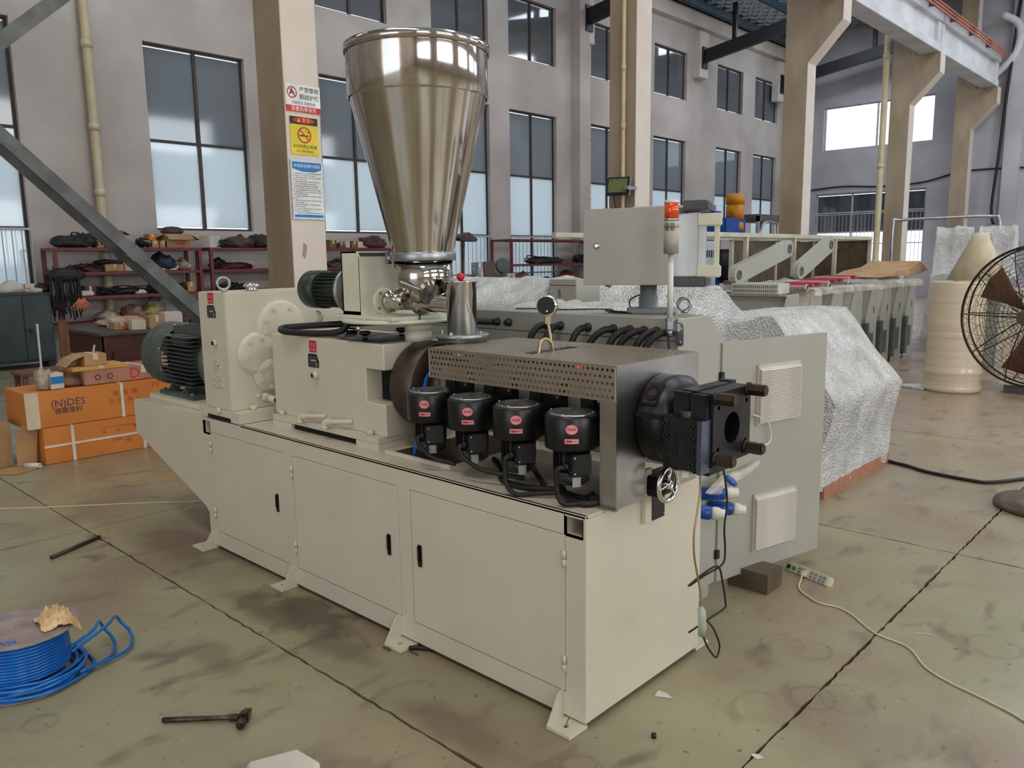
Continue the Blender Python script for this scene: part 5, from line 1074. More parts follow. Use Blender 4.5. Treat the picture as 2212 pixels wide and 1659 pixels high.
# ------------------------------------------------------------------ mixer with amber motor
t = thing('mixer', 'blue mixer with amber upright motor beyond the open frame', 'mixer', (-9, 18.2, 0)); 
mk('blue_column', box(bm_(), -9.5, -9.1, 17.2, 17.6, 0, 2.8, .01), M['blue'], t); mk('blue_head', box(bm_(), -9.4, -8.8, 17.3, 18.4, 2.2, 2.62, .02), M['blue'], t)
mk('amber_gearbox', lathe(bm_(), (-9, 18.15, 2.2), (0, 0, 1), [(0, .16), (.1, .16), (.12, .24), (.3, .24), (.32, .2), (.4, .2)], 28), M['amber'], t); mk('amber_motor', lathe(bm_(), (-9, 18.15, 2.6), (0, 0, 1), [(0, .24), (.35, .24), (.36, .22), (.4, .22), (.4, .25), (.62, .25), (.68, .18)], 28), M['amber'], t)
mk('steel_camera_arm', box(bm_(), -9.3, -9.1, 17.0, 17.3, 2.8, 2.95), M['galv'], t); mk('mixer_bowl', lathe(bm_(), (-9, 17.9, .9), (0, 0, 1), [(0, .3), (.3, .5), (.9, .5)], 28), M['steelblk'], t)
t = thing('glazed_booth', 'narrow white framed glazed booth beside the mixer', 'booth', (-9, 19.6, 0))
for y in (18.9, 20.3):
    for x in (-9.3, -8.7): bx('booth_post', M['framew'], x - .04, x + .04, y - .04, y + .04, 0, 2.7, t)
bx('booth_header', M['steelgrey'], -9.34, -8.66, 18.86, 20.34, 2.55, 2.75, t); bx('booth_pane', M['pane'], -8.7, -8.69, 19.9, 20.26, .1, 2.55, t); mk('steel_pipe_bow', tube(bm_(), [(-8.5, 18.6, 2.1), (-8.5, 18.9, 2.5), (-8.5, 19.6, 2.5), (-8.5, 19.7, 2.4), (-8.5, 19.7, 1.6)], .035, 8, 6), M['galv'], t)
bx('hanging_tag', M['white'], -8.4, -8.36, 19.45, 19.85, 1.35, 1.85, t)
mk('dark_bag_heap', film_ := prism(bm_(), [(17.5, .9), (17.7, 1.5), (18.2, 1.7), (18.7, 1.4), (19.0, .9)], 'x', -8.2, -7.6, .05), M['junk'], cat='bag', label='dark plastic bag heap below the amber motor'); bx('bag_stand', M['steelgrey'], -8.2, -7.6, 17.5, 19.0, 0, .9, cat='stand', label='grey stand under the dark bag heap')
bx('control_cabinet', mat('pale_blue_cabinet', (196, 206, 210), .5), -7.6, -7.2, 13.3, 13.9, 0, 1.95, cat='cabinet', label='pale blue cabinet with black switches behind the console handle'); o = COL.objects[-1]
for k in range(5): bx('black_switch', M['ink'], -7.195, -7.19, 13.38 + k * .1, 13.43 + k * .1, 1.6, 1.75, o)
# ------------------------------------------------------------------ film roll, cone stack and wrapped boxes
rl = thing('film_roll', 'tall upright roll of wound clear film on the floor', 'roll', (-1.01, 8.4, 0)); from mathutils import noise as _n
pr = [(z * 1.29 / 46, .3 + .006 * _n.noise(Vector((z * .9, 0, 0))) + (.012 if z in (8, 9) else 0) + (.01 if z in (1, 2) else 0)) for z in range(47)]
mk('wound_film', lathe(bm_(), (-1.01, 8.4, 0.002), (0, 0, 1), pr, 48), M['roll'], rl); mk('roll_core', lathe(bm_(), (-1.01, 8.4, 1.29), (0, 0, 1), [(0, .05), (.012, .05)], 16), M['kraft'], rl)
mk('loose_film_tail', prism(bm_(), [(-1.6, 8.3), (-1.25, 8.15), (-1.28, 8.6)], 'z', .001, .03, .005), M['bubble'], rl)
def wrapped_panel(x, y, label, s=1.0):
    t = thing('wrapped_panel_box', label, 'control box', (x, y, 0)); bx('panel_box', GR, x - .22, x + .12, y - .12, y + .12, 1.55, 2.0, t, bev=.005); mk('panel_post', cyl(bm_(), (x - .1, y, 0), (x - .1, y, 1.55), .06, n=14), GR, t)
    film_skin('plastic_wrap', t, [(y - .3, 1.2), (y - .15, 1.6), (y - .14, 2.02), (y + .14, 2.02), (y + .2, 1.6), (y + .3, 1.2)], 'x', x - .3, x + .2, M['bubble'], .04, x * 3, 12, .12)
wrapped_panel(-2.1, 12.6, 'film wrapped control box on a post behind the film roll, left one'); wrapped_panel(-1.55, 12.9, 'film wrapped control box on a post above the paper cone, right one')
mk('paper_cone', lathe(bm_(), (-1.42, 11.0, 1.0), (0, 0, 1), [(0, .5), (.82, .12), (.9, .1)], 28), M['oldpvc'], cat='cone', label='big cream cone shape standing behind the film roll'); bx('cone_stand', GR, -1.8, -1.05, 10.7, 11.3, 0, .998, cat='stand', label='grey stand hidden below the cream cone')
hood('film covered grey machine at the far end of the cabinet row', [(-2.35, 0), (-1.9, 0), (-1.9, 1.0), (-2.0, 1.25), (-2.35, 1.25)], 'y', 12.2, 13.4, 14)
for i, (x, y) in enumerate(((-2.55, 13.9),)): hood('white film peak beyond the brown kraft paper', [(x - .4, 0), (x + .4, 0), (x + .35, 1.3), (x + .05, 1.62), (x - .2, 1.62)], 'y', y, y + .8, 21)
mk('pipe_rack', tube(bm_(), [(-3.9, 15.0, 0.02), (-3.9, 15.0, 1.2), (-3.9, 15.0, 2.2), (-3.8, 15.1, 2.28), (-3.0, 15.3, 2.3), (-2.3, 15.5, 2.3), (-2.15, 15.5, 2.2), (-2.15, 15.5, 1.5), (-2.15, 15.5, 0.02)], .03, 8, 4), M['galv'], cat='rack', label='bent steel pipe rack standing behind the wrapped boxes')
t = thing('cream_machine', 'cream machine body standing behind the floor fan', 'machine', (.5, 8.9, 0)); bx('machine_body', M['cream'], -.55, 2.2, 8.5, 9.6, .1, 1.2, t, bev=.01); bx('machine_plinth', M['steelgrey'], -.5, 2.15, 8.55, 9.55, 0, .1, t); bx('machine_door', M['cream'], -.4, .9, 8.49, 8.5, .2, 1.1, t); bx('film_heap', M['bubble'], .1, 1.9, 8.7, 9.4, 1.2, 1.7, t, bev=.05)
t = thing('air_conditioner_shelf', 'small bracket shelf with a dark bundle high on the end wall', 'shelf', (-5.2, 30.5, 1.95)); bx('bracket_rail', M['framew'], -5.9, -4.7, 30.2, 30.25, 1.95, 2.0, t)
for x in (-5.9, -4.75): bx('bracket_side', M['framew'], x, x + .05, 30.2, EY, 1.95, 2.35, t)
mk('dark_bundle', prism(bm_(), [(-5.8, 2.0), (-5.7, 2.4), (-5.2, 2.55), (-4.8, 2.3), (-4.8, 2.0)], 'y', 30.25, 30.7, .05), M['junk'], t)
mk('wall_cable', tube(bm_(), [(-12.6, 30.76, 4.2), (-11, 30.76, 4.3), (-9.5, 30.76, 4.2), (-8, 30.76, 4.25), (-6.9, 30.76, 4.5), (-6.0, 30.76, 4.55), (-4.5, 30.76, 4.5), (-2, 30.76, 4.4)], .03, 6, 4), M['junk'], cat='cable', label='dark cable sagging along the end wall above the window')
mk('wall_cable', tube(bm_(), [(-5.2, 30.5, 10.2), (-5.4, 30.45, 7), (-5.5, 30.45, 5), (-5.6, 30.45, 3.2), (-5.5, 30.45, 2.6)], .05, 6, 4), M['junk'], cat='cable', label='dark cable bundle running down the far corner pilaster')
# ------------------------------------------------------------------ floor fan
fn = thing('floor_fan', 'large brown wire caged floor fan at the right edge', 'fan', (.72, 3.86, 0))
mk('fan_base', lathe(bm_(), (.72, 3.86, 0), (0, 0, 1), [(0, .3), (.02, .31), (.04, .30), (.06, .2), (.065, .05)], 44), M['fanbase'], fn); mk('fan_pole', cyl(bm_(), (.72, 3.86, .06), (.72, 3.86, 1.15), .022, n=16), M['wire'], fn)
hc = Vector((.56, 3.8, 1.22)); ad = Vector((-.227, -.969, 0)).normalized(); sd = Vector((-ad.y, ad.x, 0)); R0 = .44
def cp(r, a, d): return hc + sd * (r * math.cos(a)) + Vector((0, 0, r * math.sin(a))) + ad * d
def dome(r, s): q = r / R0; return s * (.11 - .10 * q ** 3)
mk('fan_hub', lathe(bm_(), hc + ad * .1, ad, [(0, .05), (.02, .05), (.026, .03)], 24), M['fanbase'], fn); mk('fan_motor', lathe(bm_(), hc - ad * .02, -ad, [(0, .07), (.1, .07), (.13, .05)], 24), M['wire'], fn)
b = bm_(); tube(b, [cp(R0, a * 2 * PI / 64, 0) for a in range(64)], .008, 6, 1, closed=True); tube(b, [cp(R0, a * 2 * PI / 64, -.09) for a in range(64)], .006, 6, 1, closed=True); mk('cage_rim', b, M['wire'], fn)
b = bm_()
for k in range(28):
    a0 = k * 2 * PI / 28
    for s in (1,):
        tube(b, [cp(r, a0 + (R0 - r) * 1.6, dome(r, s)) for r in (.06, .14, .22, .3, .38, R0)], .0016, 3, 2); tube(b, [cp(r, a0 - (R0 - r) * 1.6, dome(r, s)) for r in (.06, .14, .22, .3, .38, R0)], .0016, 3, 2)
mk('spiral_wires', b, M['wire'], fn, kind='stuff')
for s in (1, -1):
    b = bm_()
    for k in range(10): a0 = k * PI / 5; tube(b, [cp(r, a0, dome(r, s) - (.09 if s < 0 else 0)) for r in (.05, .15, .25, .35, R0)], .004, 5, 2)
    mk('cage_spokes', b, M['wire'], fn, kind='stuff')
b = bm_()
for k in range(15): r = .09 + k * .025; tube(b, [cp(r, a * 2 * PI / 48, dome(r, -1) - .09) for a in range(48)], .0016, 3, 1, closed=True); tube(b, [cp(r, a * 2 * PI / 48, dome(r, 1)) for a in range(48)], .0014, 3, 1, closed=True)
mk('cage_rings', b, M['wire'], fn, kind='stuff')
for k in range(3):
    a0 = k * 2 * PI / 3 + .4; b = bm_(); vs = []
    for r in (.06, .2, .37):
        for q, dd in ((-.35, -.02), (0, -.05), (.35, -.08)): vs.append(b.verts.new(cp(r, a0 + q * (.6 + r), dd + .03)))
    for i in range(2):
        for j in range(2): b.faces.new((vs[i * 3 + j], vs[i * 3 + j + 1], vs[i * 3 + j + 4], vs[i * 3 + j + 3])).smooth = True
    o = mk('fan_blade', b, M['oldwood'], fn); s_ = o.modifiers.new('t', 'SOLIDIFY'); s_.thickness = .003
# ================================================================== LEFT HAND BACKGROUND
SR = M['shelfred']
def shelf(label, y0, y1, zs, x0=-13.25, x1=-12.7, grp='red steel shelf units along the wall'):
    t = thing('shelf_unit', label, 'shelf', ((x0 + x1) / 2, (y0 + y1) / 2, 0), grp)
    for y in (y0, y1):
        for x in (x0, x1): bx('shelf_post', SR, x - .03, x + .03, y - .03, y + .03, 0, zs[0], t)
    for z in zs:
        for x in (x0, x1): bx('shelf_rail', SR, x - .025, x + .025, y0, y1, z - .05, z, t)
        bx('shelf_board', SR, x0, x1, y0, y1, z - .012, z + .004, t)
        for y in (y0, y1): bx('end_rail', SR, x0, x1, y - .025, y + .025, z - .05, z, t)
    return t
ZS = (1.9, 1.5, 1.1, .66)
shelf('red shelf unit crossed by the steel brace, crammed with cables', 2.42, 4.84, ZS); shelf('red shelf unit left of and behind the notice column', 5.06, 7.35, ZS); shelf('red shelf unit showing between the notice column and the hopper', 7.5, 9.7, ZS)
shelf('taller red shelf unit with nearly empty top in front of the barred window', 12.9, 17.6, (2.12, 1.48, .82), -13.1, -12.4)
def heap(name, label, cat, y, z, ly, h, m, x=-12.9, lx=.22, seed=0, n=7, r=.012, grp=None):
    """tangled heap of cable: loops of tube over a lumpy core"""
    rr = random.Random(seed); b = bm_(); t_ = bmesh.new(); bmesh.ops.create_icosphere(t_, subdivisions=2, radius=1)
    for v in t_.verts:
        k = 1 + .35 * _n.noise(v.co * 2.3 + Vector((seed, 0, 0))); v.co = Vector((v.co.x * lx * .8 * k, v.co.y * ly * .46 * k, max(0, v.co.z * .55 + .3) * h * .95 * k))
    merge(b, t_, Matrix.Translation((x, y, z)))
    for k in range(n):
        cy = y + rr.uniform(-.3, .3) * ly; R1 = rr.uniform(.15, .3) * ly; R2 = rr.uniform(.4, .9) * lx; hz = rr.uniform(.5, 1.0) * h
        tube(b, [(x + R2 * math.sin(a * PI / 4), cy + R1 * math.cos(a * PI / 4), z + r + hz * (.45 + .4 * math.sin(a * PI / 4 * (1 if k % 2 else 2) + k))) for a in range(8)], r, 5, 3, closed=True)
    return mk(name, b, m, cat=cat, label=label, kind='stuff' if False else None, group=grp)
def lump(name, label, cat, y, z, ly, h, m, x=-12.9, lx=.22, seed=0, grp=None):
    t_ = bmesh.new(); bmesh.ops.create_icosphere(t_, subdivisions=3, radius=1)
    for v in t_.verts:
        k = 1 + .3 * _n.noise(v.co * 2 + Vector((seed, 0, 0))) + .12 * _n.noise(v.co * 6 + Vector((0, seed, 0))); v.co = Vector((v.co.x * lx * k, v.co.y * ly * .5 * k, (max(-.62, v.co.z) + .62) / 1.62 * h * k))
    for f in t_.faces: f.smooth = True
    b = bm_(); merge(b, t_, Matrix.Translation((x, y, z + .002))); return mk(name, b, m, cat=cat, label=label, group=grp)
def crate(name, label, y0, y1, z0, h, m, x0=-13.0, x1=-12.76, rot=0.0, cat='carton', flaps=False, grp=None):
    t = thing(name, label, cat, ((x0 + x1) / 2, (y0 + y1) / 2, z0 + .002), grp); cx, cy = (x1 - x0) / 2, (y1 - y0) / 2
    b = box(bm_(), -cx, cx, -cy, cy, 0, h, .003); mk('carton_body', b, m, t, local=True)
    if flaps:
        for s in (-1, 1):
            f = box(bm_(), -cx, cx, 0, cy * .9, -.002, .002); bmesh.ops.transform(f, matrix=Matrix.Translation((0, s * cy, h)) @ Matrix.Rotation(s * -.5 if s > 0 else PI + .4, 4, 'X'), verts=f.verts); mk('carton_flap', f, m, t, local=True)
        f = box(bm_(), 0, cx * 1.1, -cy, cy, -.002, .002); bmesh.ops.transform(f, matrix=Matrix.Translation((cx, 0, h)) @ Matrix.Rotation(.5, 4, 'Y'), verts=f.verts); mk('carton_flap', f, m, t, local=True)
    else: mk('tape_strip', box(bm_(), -cx - .0006, cx + .0006, -.02, .02, h * .5, h + .001), M['oldpvc'], t, local=True)
    t.rotation_euler = (0, 0, rot); return t
KR, KD, JU, J2 = M['kraft'], M['kraftdark'], M['junk'], M['junk2']
top = 1.905
lump('black_tray_heap', 'black tray heaped with cables at the left end of the top shelf', 'tray', 2.75, top, .62, .2, JU, seed=2)
heap('cable_coil', 'wiry black cable coil over the left end of the top shelf', 'cable', 2.95, top + .02, .55, .28, JU, seed=4, n=8, r=.008, x=-12.85)
heap('cable_coil', 'dark cable tangle hanging at the middle left of the top shelf', 'cable', 3.3, top, .4, .14, JU, seed=5, n=6, r=.008)
for y, l in ((3.1, 'small dusty carton by the cable tangle on the top shelf'), (3.4, 'small brown carton just left of the brace on the top shelf'), (3.52, 'second small brown carton touching the brace on the top shelf')): crate('small_carton', l, y, y + .12, top, .12, KR, grp='small cartons on the top shelf')
crate('open_carton', 'open dusty carton behind the brace on the top shelf', 3.25, 3.62, top, .3, KD, x0=-13.2, x1=-13.02, flaps=True)
heap('cable_coil', 'dark cables right of the brace on the top shelf', 'cable', 3.95, top, .3, .2, JU, seed=8, n=6, r=.008)
for k in range(3): crate('small_carton', ('left', 'middle', 'right')[k] + ' small brown carton of the row right of the brace', 3.88 + k * .14, 4.0 + k * .14, top, .12, KR, grp='small cartons on the top shelf')
crate('small_carton', 'small orange-brown carton on top of the row right of the brace', 3.98, 4.1, top + .125, .11, M['carton'], grp='small cartons on the top shelf')
t = crate('open_carton', 'large open carton with black lettering and red bar on the top shelf', 4.25, 4.72, top, .24, KR, x0=-13.15, x1=-12.76, flaps=True)
txt('carton_lettering', 'QHOLIP', .075, Vector((-12.757, 4.5, top + .18)), U, V, M['ink'], t); bx('red_bar', M['inkred'], -12.759, -12.757, 4.45, 4.62, top + .06, top + .085, t); bx('red_bar', M['inkred'], -12.759, -12.757, 4.28, 4.36, top + .17, top + .2, t)
lump('cloth_heap', 'brown cloth heaped in the large open carton', 'cloth', 4.48, top + .25, .4, .12, J2, x=-12.95, lx=.15, seed=3)
crate('tilted_carton', 'pale tilted carton with a green edge on the second shelf unit', 5.0, 5.3, top, .22, M['whitebox'], rot=.4); lump('brown_bundle', 'brown bundle on the top board just left of the notice column', 'bundle', 5.75, top, .6, .22, J2, seed=11)
heap('cable_coil', 'dark cable heap on the top board left of the notice column', 'cable', 5.5, top, .6, .18, JU, seed=12); lump('bag', 'dark bag at the top board edge beside the notice column', 'bag', 6.15, top, .4, .26, JU, seed=13)
# second board
z = 1.506
heap('cable_heap', 'red and black wire heap on the second board', 'cable', 2.95, z, .7, .16, mat('red_black_wire', (92, 34, 34), .5, 0, (24, 20, 20), 18), seed=20, n=10, r=.007)
crate('flat_carton', 'flat kraft carton with red tape on the second board', 3.2, 3.52, z, .12, KR); lump('black_pan', 'shallow black pan on the flat carton', 'pan', 3.3, z + .125, .5, .07, JU, seed=22)
crate('clear_tote', 'cloudy storage tote behind the brace on the second board', 3.5, 3.85, z, .2, M['bag'], cat='tote'); lump('navy_bag', 'navy blue bag on the second board right of the brace', 'bag', 4.25, z, .42, .3, mat('navy', (30, 42, 58), .6), seed=24)
heap('wire_coil', 'pale wire coil below the navy bag', 'cable', 4.3, z, .4, .16, M['oldpvc'], x=-12.8, lx=.1, seed=25, n=7, r=.006); lump('pink_bag', 'pinkish clear bag at the right of the second board', 'bag', 4.6, z, .25, .2, M['bag'], seed=26)
heap('cable_heap', 'dark cables on the second board left of the notice column', 'cable', 5.6, z, .8, .16, mat('maroon_wire', (72, 30, 34), .5), seed=27, n=9, r=.008); lump('dark_tool_case', 'dark tool case on the second board left of the column', 'case', 5.35, z, .3, .2, JU, seed=28, x=-13.05, lx=.1)
# third board
z = 1.106
heap('cable_heap', 'long black cable heap on the third board', 'cable', 3.5, z, 1.1, .16, JU, seed=31, n=12, r=.01); heap('cable_heap', 'black cable heap at the right of the third board', 'cable', 4.3, z, .8, .2, JU, seed=32, n=10, r=.01)
crate('dark_box', 'dark brown box at the left of the third board', 2.85, 3.02, z, .16, M['desk'], cat='box'); lump('white_parts', 'white plastic parts at the left end of the third board', 'parts', 2.85, z, .3, .08, M['whitebox'], x=-12.78, lx=.07, seed=33); lump('white_roll', 'white roll lying on the third board', 'roll', 3.75, z, .22, .07, M['whitebox'], x=-12.77, lx=.06, seed=34)
lump('pink_parts', 'small pinkish parcel on the third board', 'parcel', 4.3, z, .18, .1, M['inkpink'], x=-12.77, lx=.06, seed=35); crate('small_carton', 'small brown carton at the right of the third board', 4.6, 4.75, z, .18, KR)
heap('cable_heap', 'dark wires on the third board left of the notice column', 'cable', 5.5, z, .7, .16, JU, seed=36)
# fourth board
z = .666
for y, hh, s in ((3.2, .16, 41), (3.55, .26, 42), (4.15, .3, 44)): pass
lump('cloudy_bag', 'cloudy plastic bag at the left of the lowest board', 'bag', 3.2, z, .4, .18, M['bag'], seed=41); lump('brown_bag', 'brownish plastic bag in the middle of the lowest board', 'bag', 3.65, z, .4, .26, mat('brown_bag', (150, 112, 92), .35, 0, (110, 80, 66), 12), seed=42)
lump('yellow_bag', 'yellowish plastic bag beside the brown one', 'bag', 3.95, z, .35, .22, mat('yellow_bag', (176, 160, 104), .35, 0, (140, 124, 80), 12), seed=43); lump('cloudy_bag', 'tied cloudy bag above the blue bins', 'bag', 4.1, z, .34, .36, M['bag'], x=-13.05, lx=.14, seed=44)
for y, l in ((3.98, 'left blue plastic bin on the lowest board'), (4.22, 'right blue plastic bin on the lowest board')):
    t = thing('blue_bin', l, 'bin', (-12.8, y + .11, z), 'blue bins'); b = box(bm_(), -12.92, -12.7, y, y + .22, z, z + .012)
    for q in ((-12.92, -12.91, y, y + .22), (-12.71, -12.7, y, y + .22), (-12.91, -12.71, y, y + .01), (-12.91, -12.71, y + .21, y + .22)): box(b, *q, z + .012, z + .1)
    mk('bin_shell', b, M['blue'], t)
t = thing('white_bottle', 'white bottle on the lowest board near the motor eye bolt', 'bottle', (-12.78, 4.62, z)); mk('bottle_body', lathe(bm_(), (-12.78, 4.62, z), (0, 0, 1), [(0, .03), (.13, .03), (.15, .012), (.18, .012)], 14), M['white'], t)
# cables hanging on the left post
b = bm_(); rr = random.Random(5)
for k in range(34):
    y = 2.42 + rr.uniform(-.16, .3); x = -12.6 + rr.uniform(-.1, .06); zt = rr.uniform(1.45, 1.62); zb = rr.uniform(.72, 1.1)
    tube(b, [(x, y, zt), (x + rr.uniform(-.05, .05), y + rr.uniform(-.04, .04), (zt + zb) / 2), (x + rr.uniform(-.05, .05), y + rr.uniform(-.05, .05), zb)], rr.uniform(.008, .014), 5, 3)
t_ = bmesh.new(); bmesh.ops.create_icosphere(t_, subdivisions=2, radius=1); bmesh.ops.transform(t_, matrix=Matrix.Translation((-12.62, 2.52, 1.46)) @ Matrix.Diagonal((.1, .32, .12, 1)), verts=t_.verts); merge(b, t_)
mk('hanging_cables', b, JU, cat='cable', label='thick bunch of black cables hanging over the left shelf post', kind='stuff')
b = bm_()
for k in range(16):
    y0 = 2.66 + (k % 2) * .06; a = (k - 8) * .018; tube(b, [(-12.5, y0, 1.08), (-12.48, y0 + a * .7, .98), (-12.48, y0 + a * 1.1, .86 + abs(a) * .4)], .007, 4, 2)
mk('orange_cable_cores', b, M['copper'], cat='cable', label='fanned out orange cable cores below the hanging black cables', kind='stuff')
# third shelf unit (right of the column)
z = top
for k, (y, w, h, m, l) in enumerate(((7.72, .16, .16, KD, 'dusty brown carton at the left of the shelf right of the notice column'), (7.95, .12, .1, M['oldwood'], 'tiny wooden box beside the dusty carton'), (8.12, .1, .14, M['oldpvc'], 'small cream part box on the shelf right of the column'), (8.27, .16, .14, KD, 'open brown carton on the shelf right of the column'))): crate('small_carton', l, y, y + w, z, h, m)
crate('long_box', 'long cream box on the shelf edge right of the notice column', 8.42, 8.78, z, .13, M['oldpvc'], cat='box'); lump('maroon_cloth', 'maroon cloth heap on the shelf close to the hopper', 'cloth', 8.9, z, .7, .26, mat('maroon_cloth', (98, 58, 60), .8, 0, (64, 38, 40), 10), seed=51, x=-12.85)
z = 1.506
heap('cable_heap', 'grey cable and fitting heap on the second board right of the notice column', 'cable', 7.95, z, .7, .18, mat('grey_fittings', (110, 106, 104), .5, .3, (40, 38, 40), 20), seed=52, n=9, r=.012)
crate('blue_box', 'small blue and white box on the second board right of the column', 8.42, 8.52, z, .14, M['inkcyan'], cat='box'); crate('brown_carton', 'brown carton on the second board near the feeder stand', 8.56, 8.85, z, .16, KD); crate('dark_carton', 'dark maroon carton on the second board behind the blue box', 8.25, 8.5, z, .24, M['desk'], x0=-13.15, x1=-13.0)
z = 1.106
crate('red_carton', 'red and white carton pair low on the shelf behind the feeder', 7.9, 8.3, .666, .3, M['cardred']); crate('white_blue_box', 'white box with blue stripe seen under the feeder motor', 7.75, 8.05, z, .2, M['whitebox'], cat='box')
# right shelf
z = 1.486
heap('cable_heap', 'black cable heap on the middle board of the taller shelf', 'cable', 14.5, z, 1.6, .24, JU, x=-12.7, lx=.25, seed=61, n=14, r=.014); heap('cable_heap', 'black cable heap at the right end of the taller shelf', 'cable', 16.6, z, 1.6, .28, JU, x=-12.7, lx=.25, seed=62, n=12, r=.014)
z = .826
lump('brown_bag', 'brown clear bag on the low board of the taller shelf', 'bag', 13.5, z, 1.1, .42, mat('rose_bag', (150, 124, 118), .3, 0, (116, 92, 88), 10), x=-12.7, lx=.25, seed=63); lump('black_case', 'black tilted case beside the brown clear bag', 'case', 14.4, z, .7, .28, JU, x=-12.6, lx=.2, seed=64)
lump('rust_bag', 'rust orange bag on the low board of the taller shelf', 'bag', 15.6, z, .8, .42, mat('rust_bag', (140, 76, 40), .5, 0, (96, 54, 34), 10), x=-12.8, lx=.25, seed=65); heap('parts_heap', 'mixed metal parts at the right of the low board', 'parts', 16.6, z, 1.3, .3, J2, x=-12.7, lx=.25, seed=66, n=8, r=.02)
crate('orange_strip_box', 'narrow orange box beside the black case', 14.82, 14.94, z, .26, M['carton'], cat='box')
# things on the floor between
t = thing('steel_tank', 'steel tank with a brown cloth on it near the barred window', 'tank', (-11, 10.45, 0)); mk('tank_shell', lathe(bm_(), (-11, 10.45, .7), (0, 0, 1), [(0, .12), (.2, .24), (.85, .24), (.86, .22)], 28), M['galv'], t); b = bm_()
for a in (0, 2.1, 4.2): cyl(b, (-11 + .2 * math.cos(a), 10.45 + .2 * math.sin(a), 0), (-11 + .15 * math.cos(a), 10.45 + .15 * math.sin(a), .95), .02, n=6)
mk('tank_legs', b, M['steelgrey'], t); mk('brown_cloth', prism(bm_(), [(10.25, 1.57), (10.6, 1.58), (10.58, 1.1), (10.5, .95), (10.45, 1.2), (10.35, 1.0), (10.28, 1.2)], 'x', -10.77, -10.74, .005), mat('tank_cloth', (104, 86, 78), .8), t)
t = thing('small_green_fan', 'small round green fan blower beside the steel tank', 'fan', (-10.9, 10.98, 0)); d = Vector((.9, -.4, .1)); mk('fan_ring', lathe(bm_(), (-10.9, 10.98, 1.47), d, [(0, .1), (0, .17), (.08, .17), (.09, .15), (.09, .1)], 24), mat('old_green', (78, 92, 84), .5), t)
mk('fan_stand', cyl(bm_(), (-10.9, 10.98, 0), (-10.9, 10.98, 1.3), .02, n=8), M['steelgrey'], t); mk('fan_back', cyl(bm_(), Vector((-10.9, 10.98, 1.47)) + d * .02, Vector((-10.9, 10.98, 1.47)) + d * .03, .12, n=20), M['dark'], t)
for k in range(5):
    a = k * 2 * PI / 5; q = box(bm_(), .03, .1, -.02, .02, .05, .056); b = bm_(); merge(b, q, Matrix.Translation((-10.9, 10.98, 1.47)) @ d.to_track_quat('Z', 'Y').to_matrix().to_4x4() @ Matrix.Rotation(a, 4, 'Z')); mk('fan_blade', b, MATS['old_green'], t)
bx('socket_box', M['oldpvc'], -10.9, -10.8, 11.05, 11.3, 1.1, 1.3, cat='socket box', label='cream socket box on the brown bench right of the tank'); o = COL.objects[-1]; bx('socket_face', M['ink'], -10.8, -10.797, 11.14, 11.22, 1.14, 1.24, o)
t = thing('long_bench', 'brown bench board behind the red ball knob', 'bench', (-11, 10.3, 0)); bx('bench_top', M['desk'], -11.7, -10.7, 9.2, 11.5, 1.02, 1.1, t)
for y in (9.25, 11.4):
    for x in (-11.6, -10.8): bx('bench_leg', M['desk'], x, x + .06, y, y + .06, 0, 1.02, t)
t = thing('rusty_stand', 'rusty iron stand with a flat head before the barred window', 'stand', (-11, 10.0 - .2, 0)); mk('iron_pole', cyl(bm_(), (-11, 9.78, 0), (-11, 9.9, 2.05), .035, n=8), J2, t); mk('iron_head', prism(bm_(), [(9.65, 2.1), (10.0, 2.2), (10.25, 2.05), (10.2, 2.0), (9.75, 2.02)], 'x', -11.1, -10.9, .01), J2, t)
crate('brown_carton', 'brown carton on the bench left of the tank', 9.4, 10.1, 1.105, .18, M['oldwood'], x0=-11.3, x1=-10.8)
# locker, desk, stool, plank, rod
t = thing('steel_locker', 'dark green two door steel locker at the left edge', 'locker', (-12.85, 1.4, 0)); bx('locker_body', M['locker'], -13.1, -12.61, .5, 2.27, .1, 1.17, t, bev=.004); bx('locker_top', M['locker'], -13.12, -12.58, .48, 2.29, 1.17, 1.195, t, bev=.003)
for y0, y1 in ((.53, 1.16), (1.18, 1.84), (1.86, 2.25)): d_ = bx('locker_door', M['locker'], -12.61, -12.59, y0, y1, .14, 1.15, t, bev=.003)
mk('door_handle', cyl(bm_(), (-12.59, 1.93, .6), (-12.56, 1.93, .6), .03, n=12), M['steelblk'], t)
for y in (.6, 2.2): bx('locker_foot', M['locker'], -13.0, -12.65, y - .04, y + .04, 0, .1, t)
lump('white_parts', 'white plastic parts heap on the locker', 'parts', 1.75, 1.197, .4, .18, M['whitebox'], x=-12.75, lx=.12, seed=71); crate('white_blue_box', 'white box with blue base on the locker', 1.95, 2.08, 1.197, .14, M['whitebox'], x0=-12.85, x1=-12.7, cat='box'); lump('dark_parts', 'dark parts heap on the locker', 'parts', 2.2, 1.197, .22, .14, JU, x=-12.75, lx=.12, seed=73); heap('white_cable', 'white cable coil on the locker', 'cable', 2.05, 1.197, .3, .1, M['oldpvc'], x=-12.66, lx=.07, seed=74, n=5, r=.008)
DK = thing('wooden_desk', 'dark red-brown wooden desk with worn grey top left of the motor', 'desk', (-10, 2.4, 0)); bx('desk_top', M['desktop'], -10.95, -9.15, 1.75, 3.3, .715, .755, DK, bev=.005); bx('desk_drawer', M['desk'], -9.3, -9.2, 1.85, 3.2, .3, .715, DK); bx('desk_drawer', M['desk'], -9.2, -9.18, 1.9, 3.15, .34, .5, DK, bev=.004)
bx('desk_side', M['desk'], -10.85, -9.2, 1.8, 1.84, .42, .715, DK)
for x in (-10.85, -9.26):
    for y in (1.8, 3.14): bx('desk_leg', M['desk'], x, x + .08, y, y + .08, 0, .715, DK)
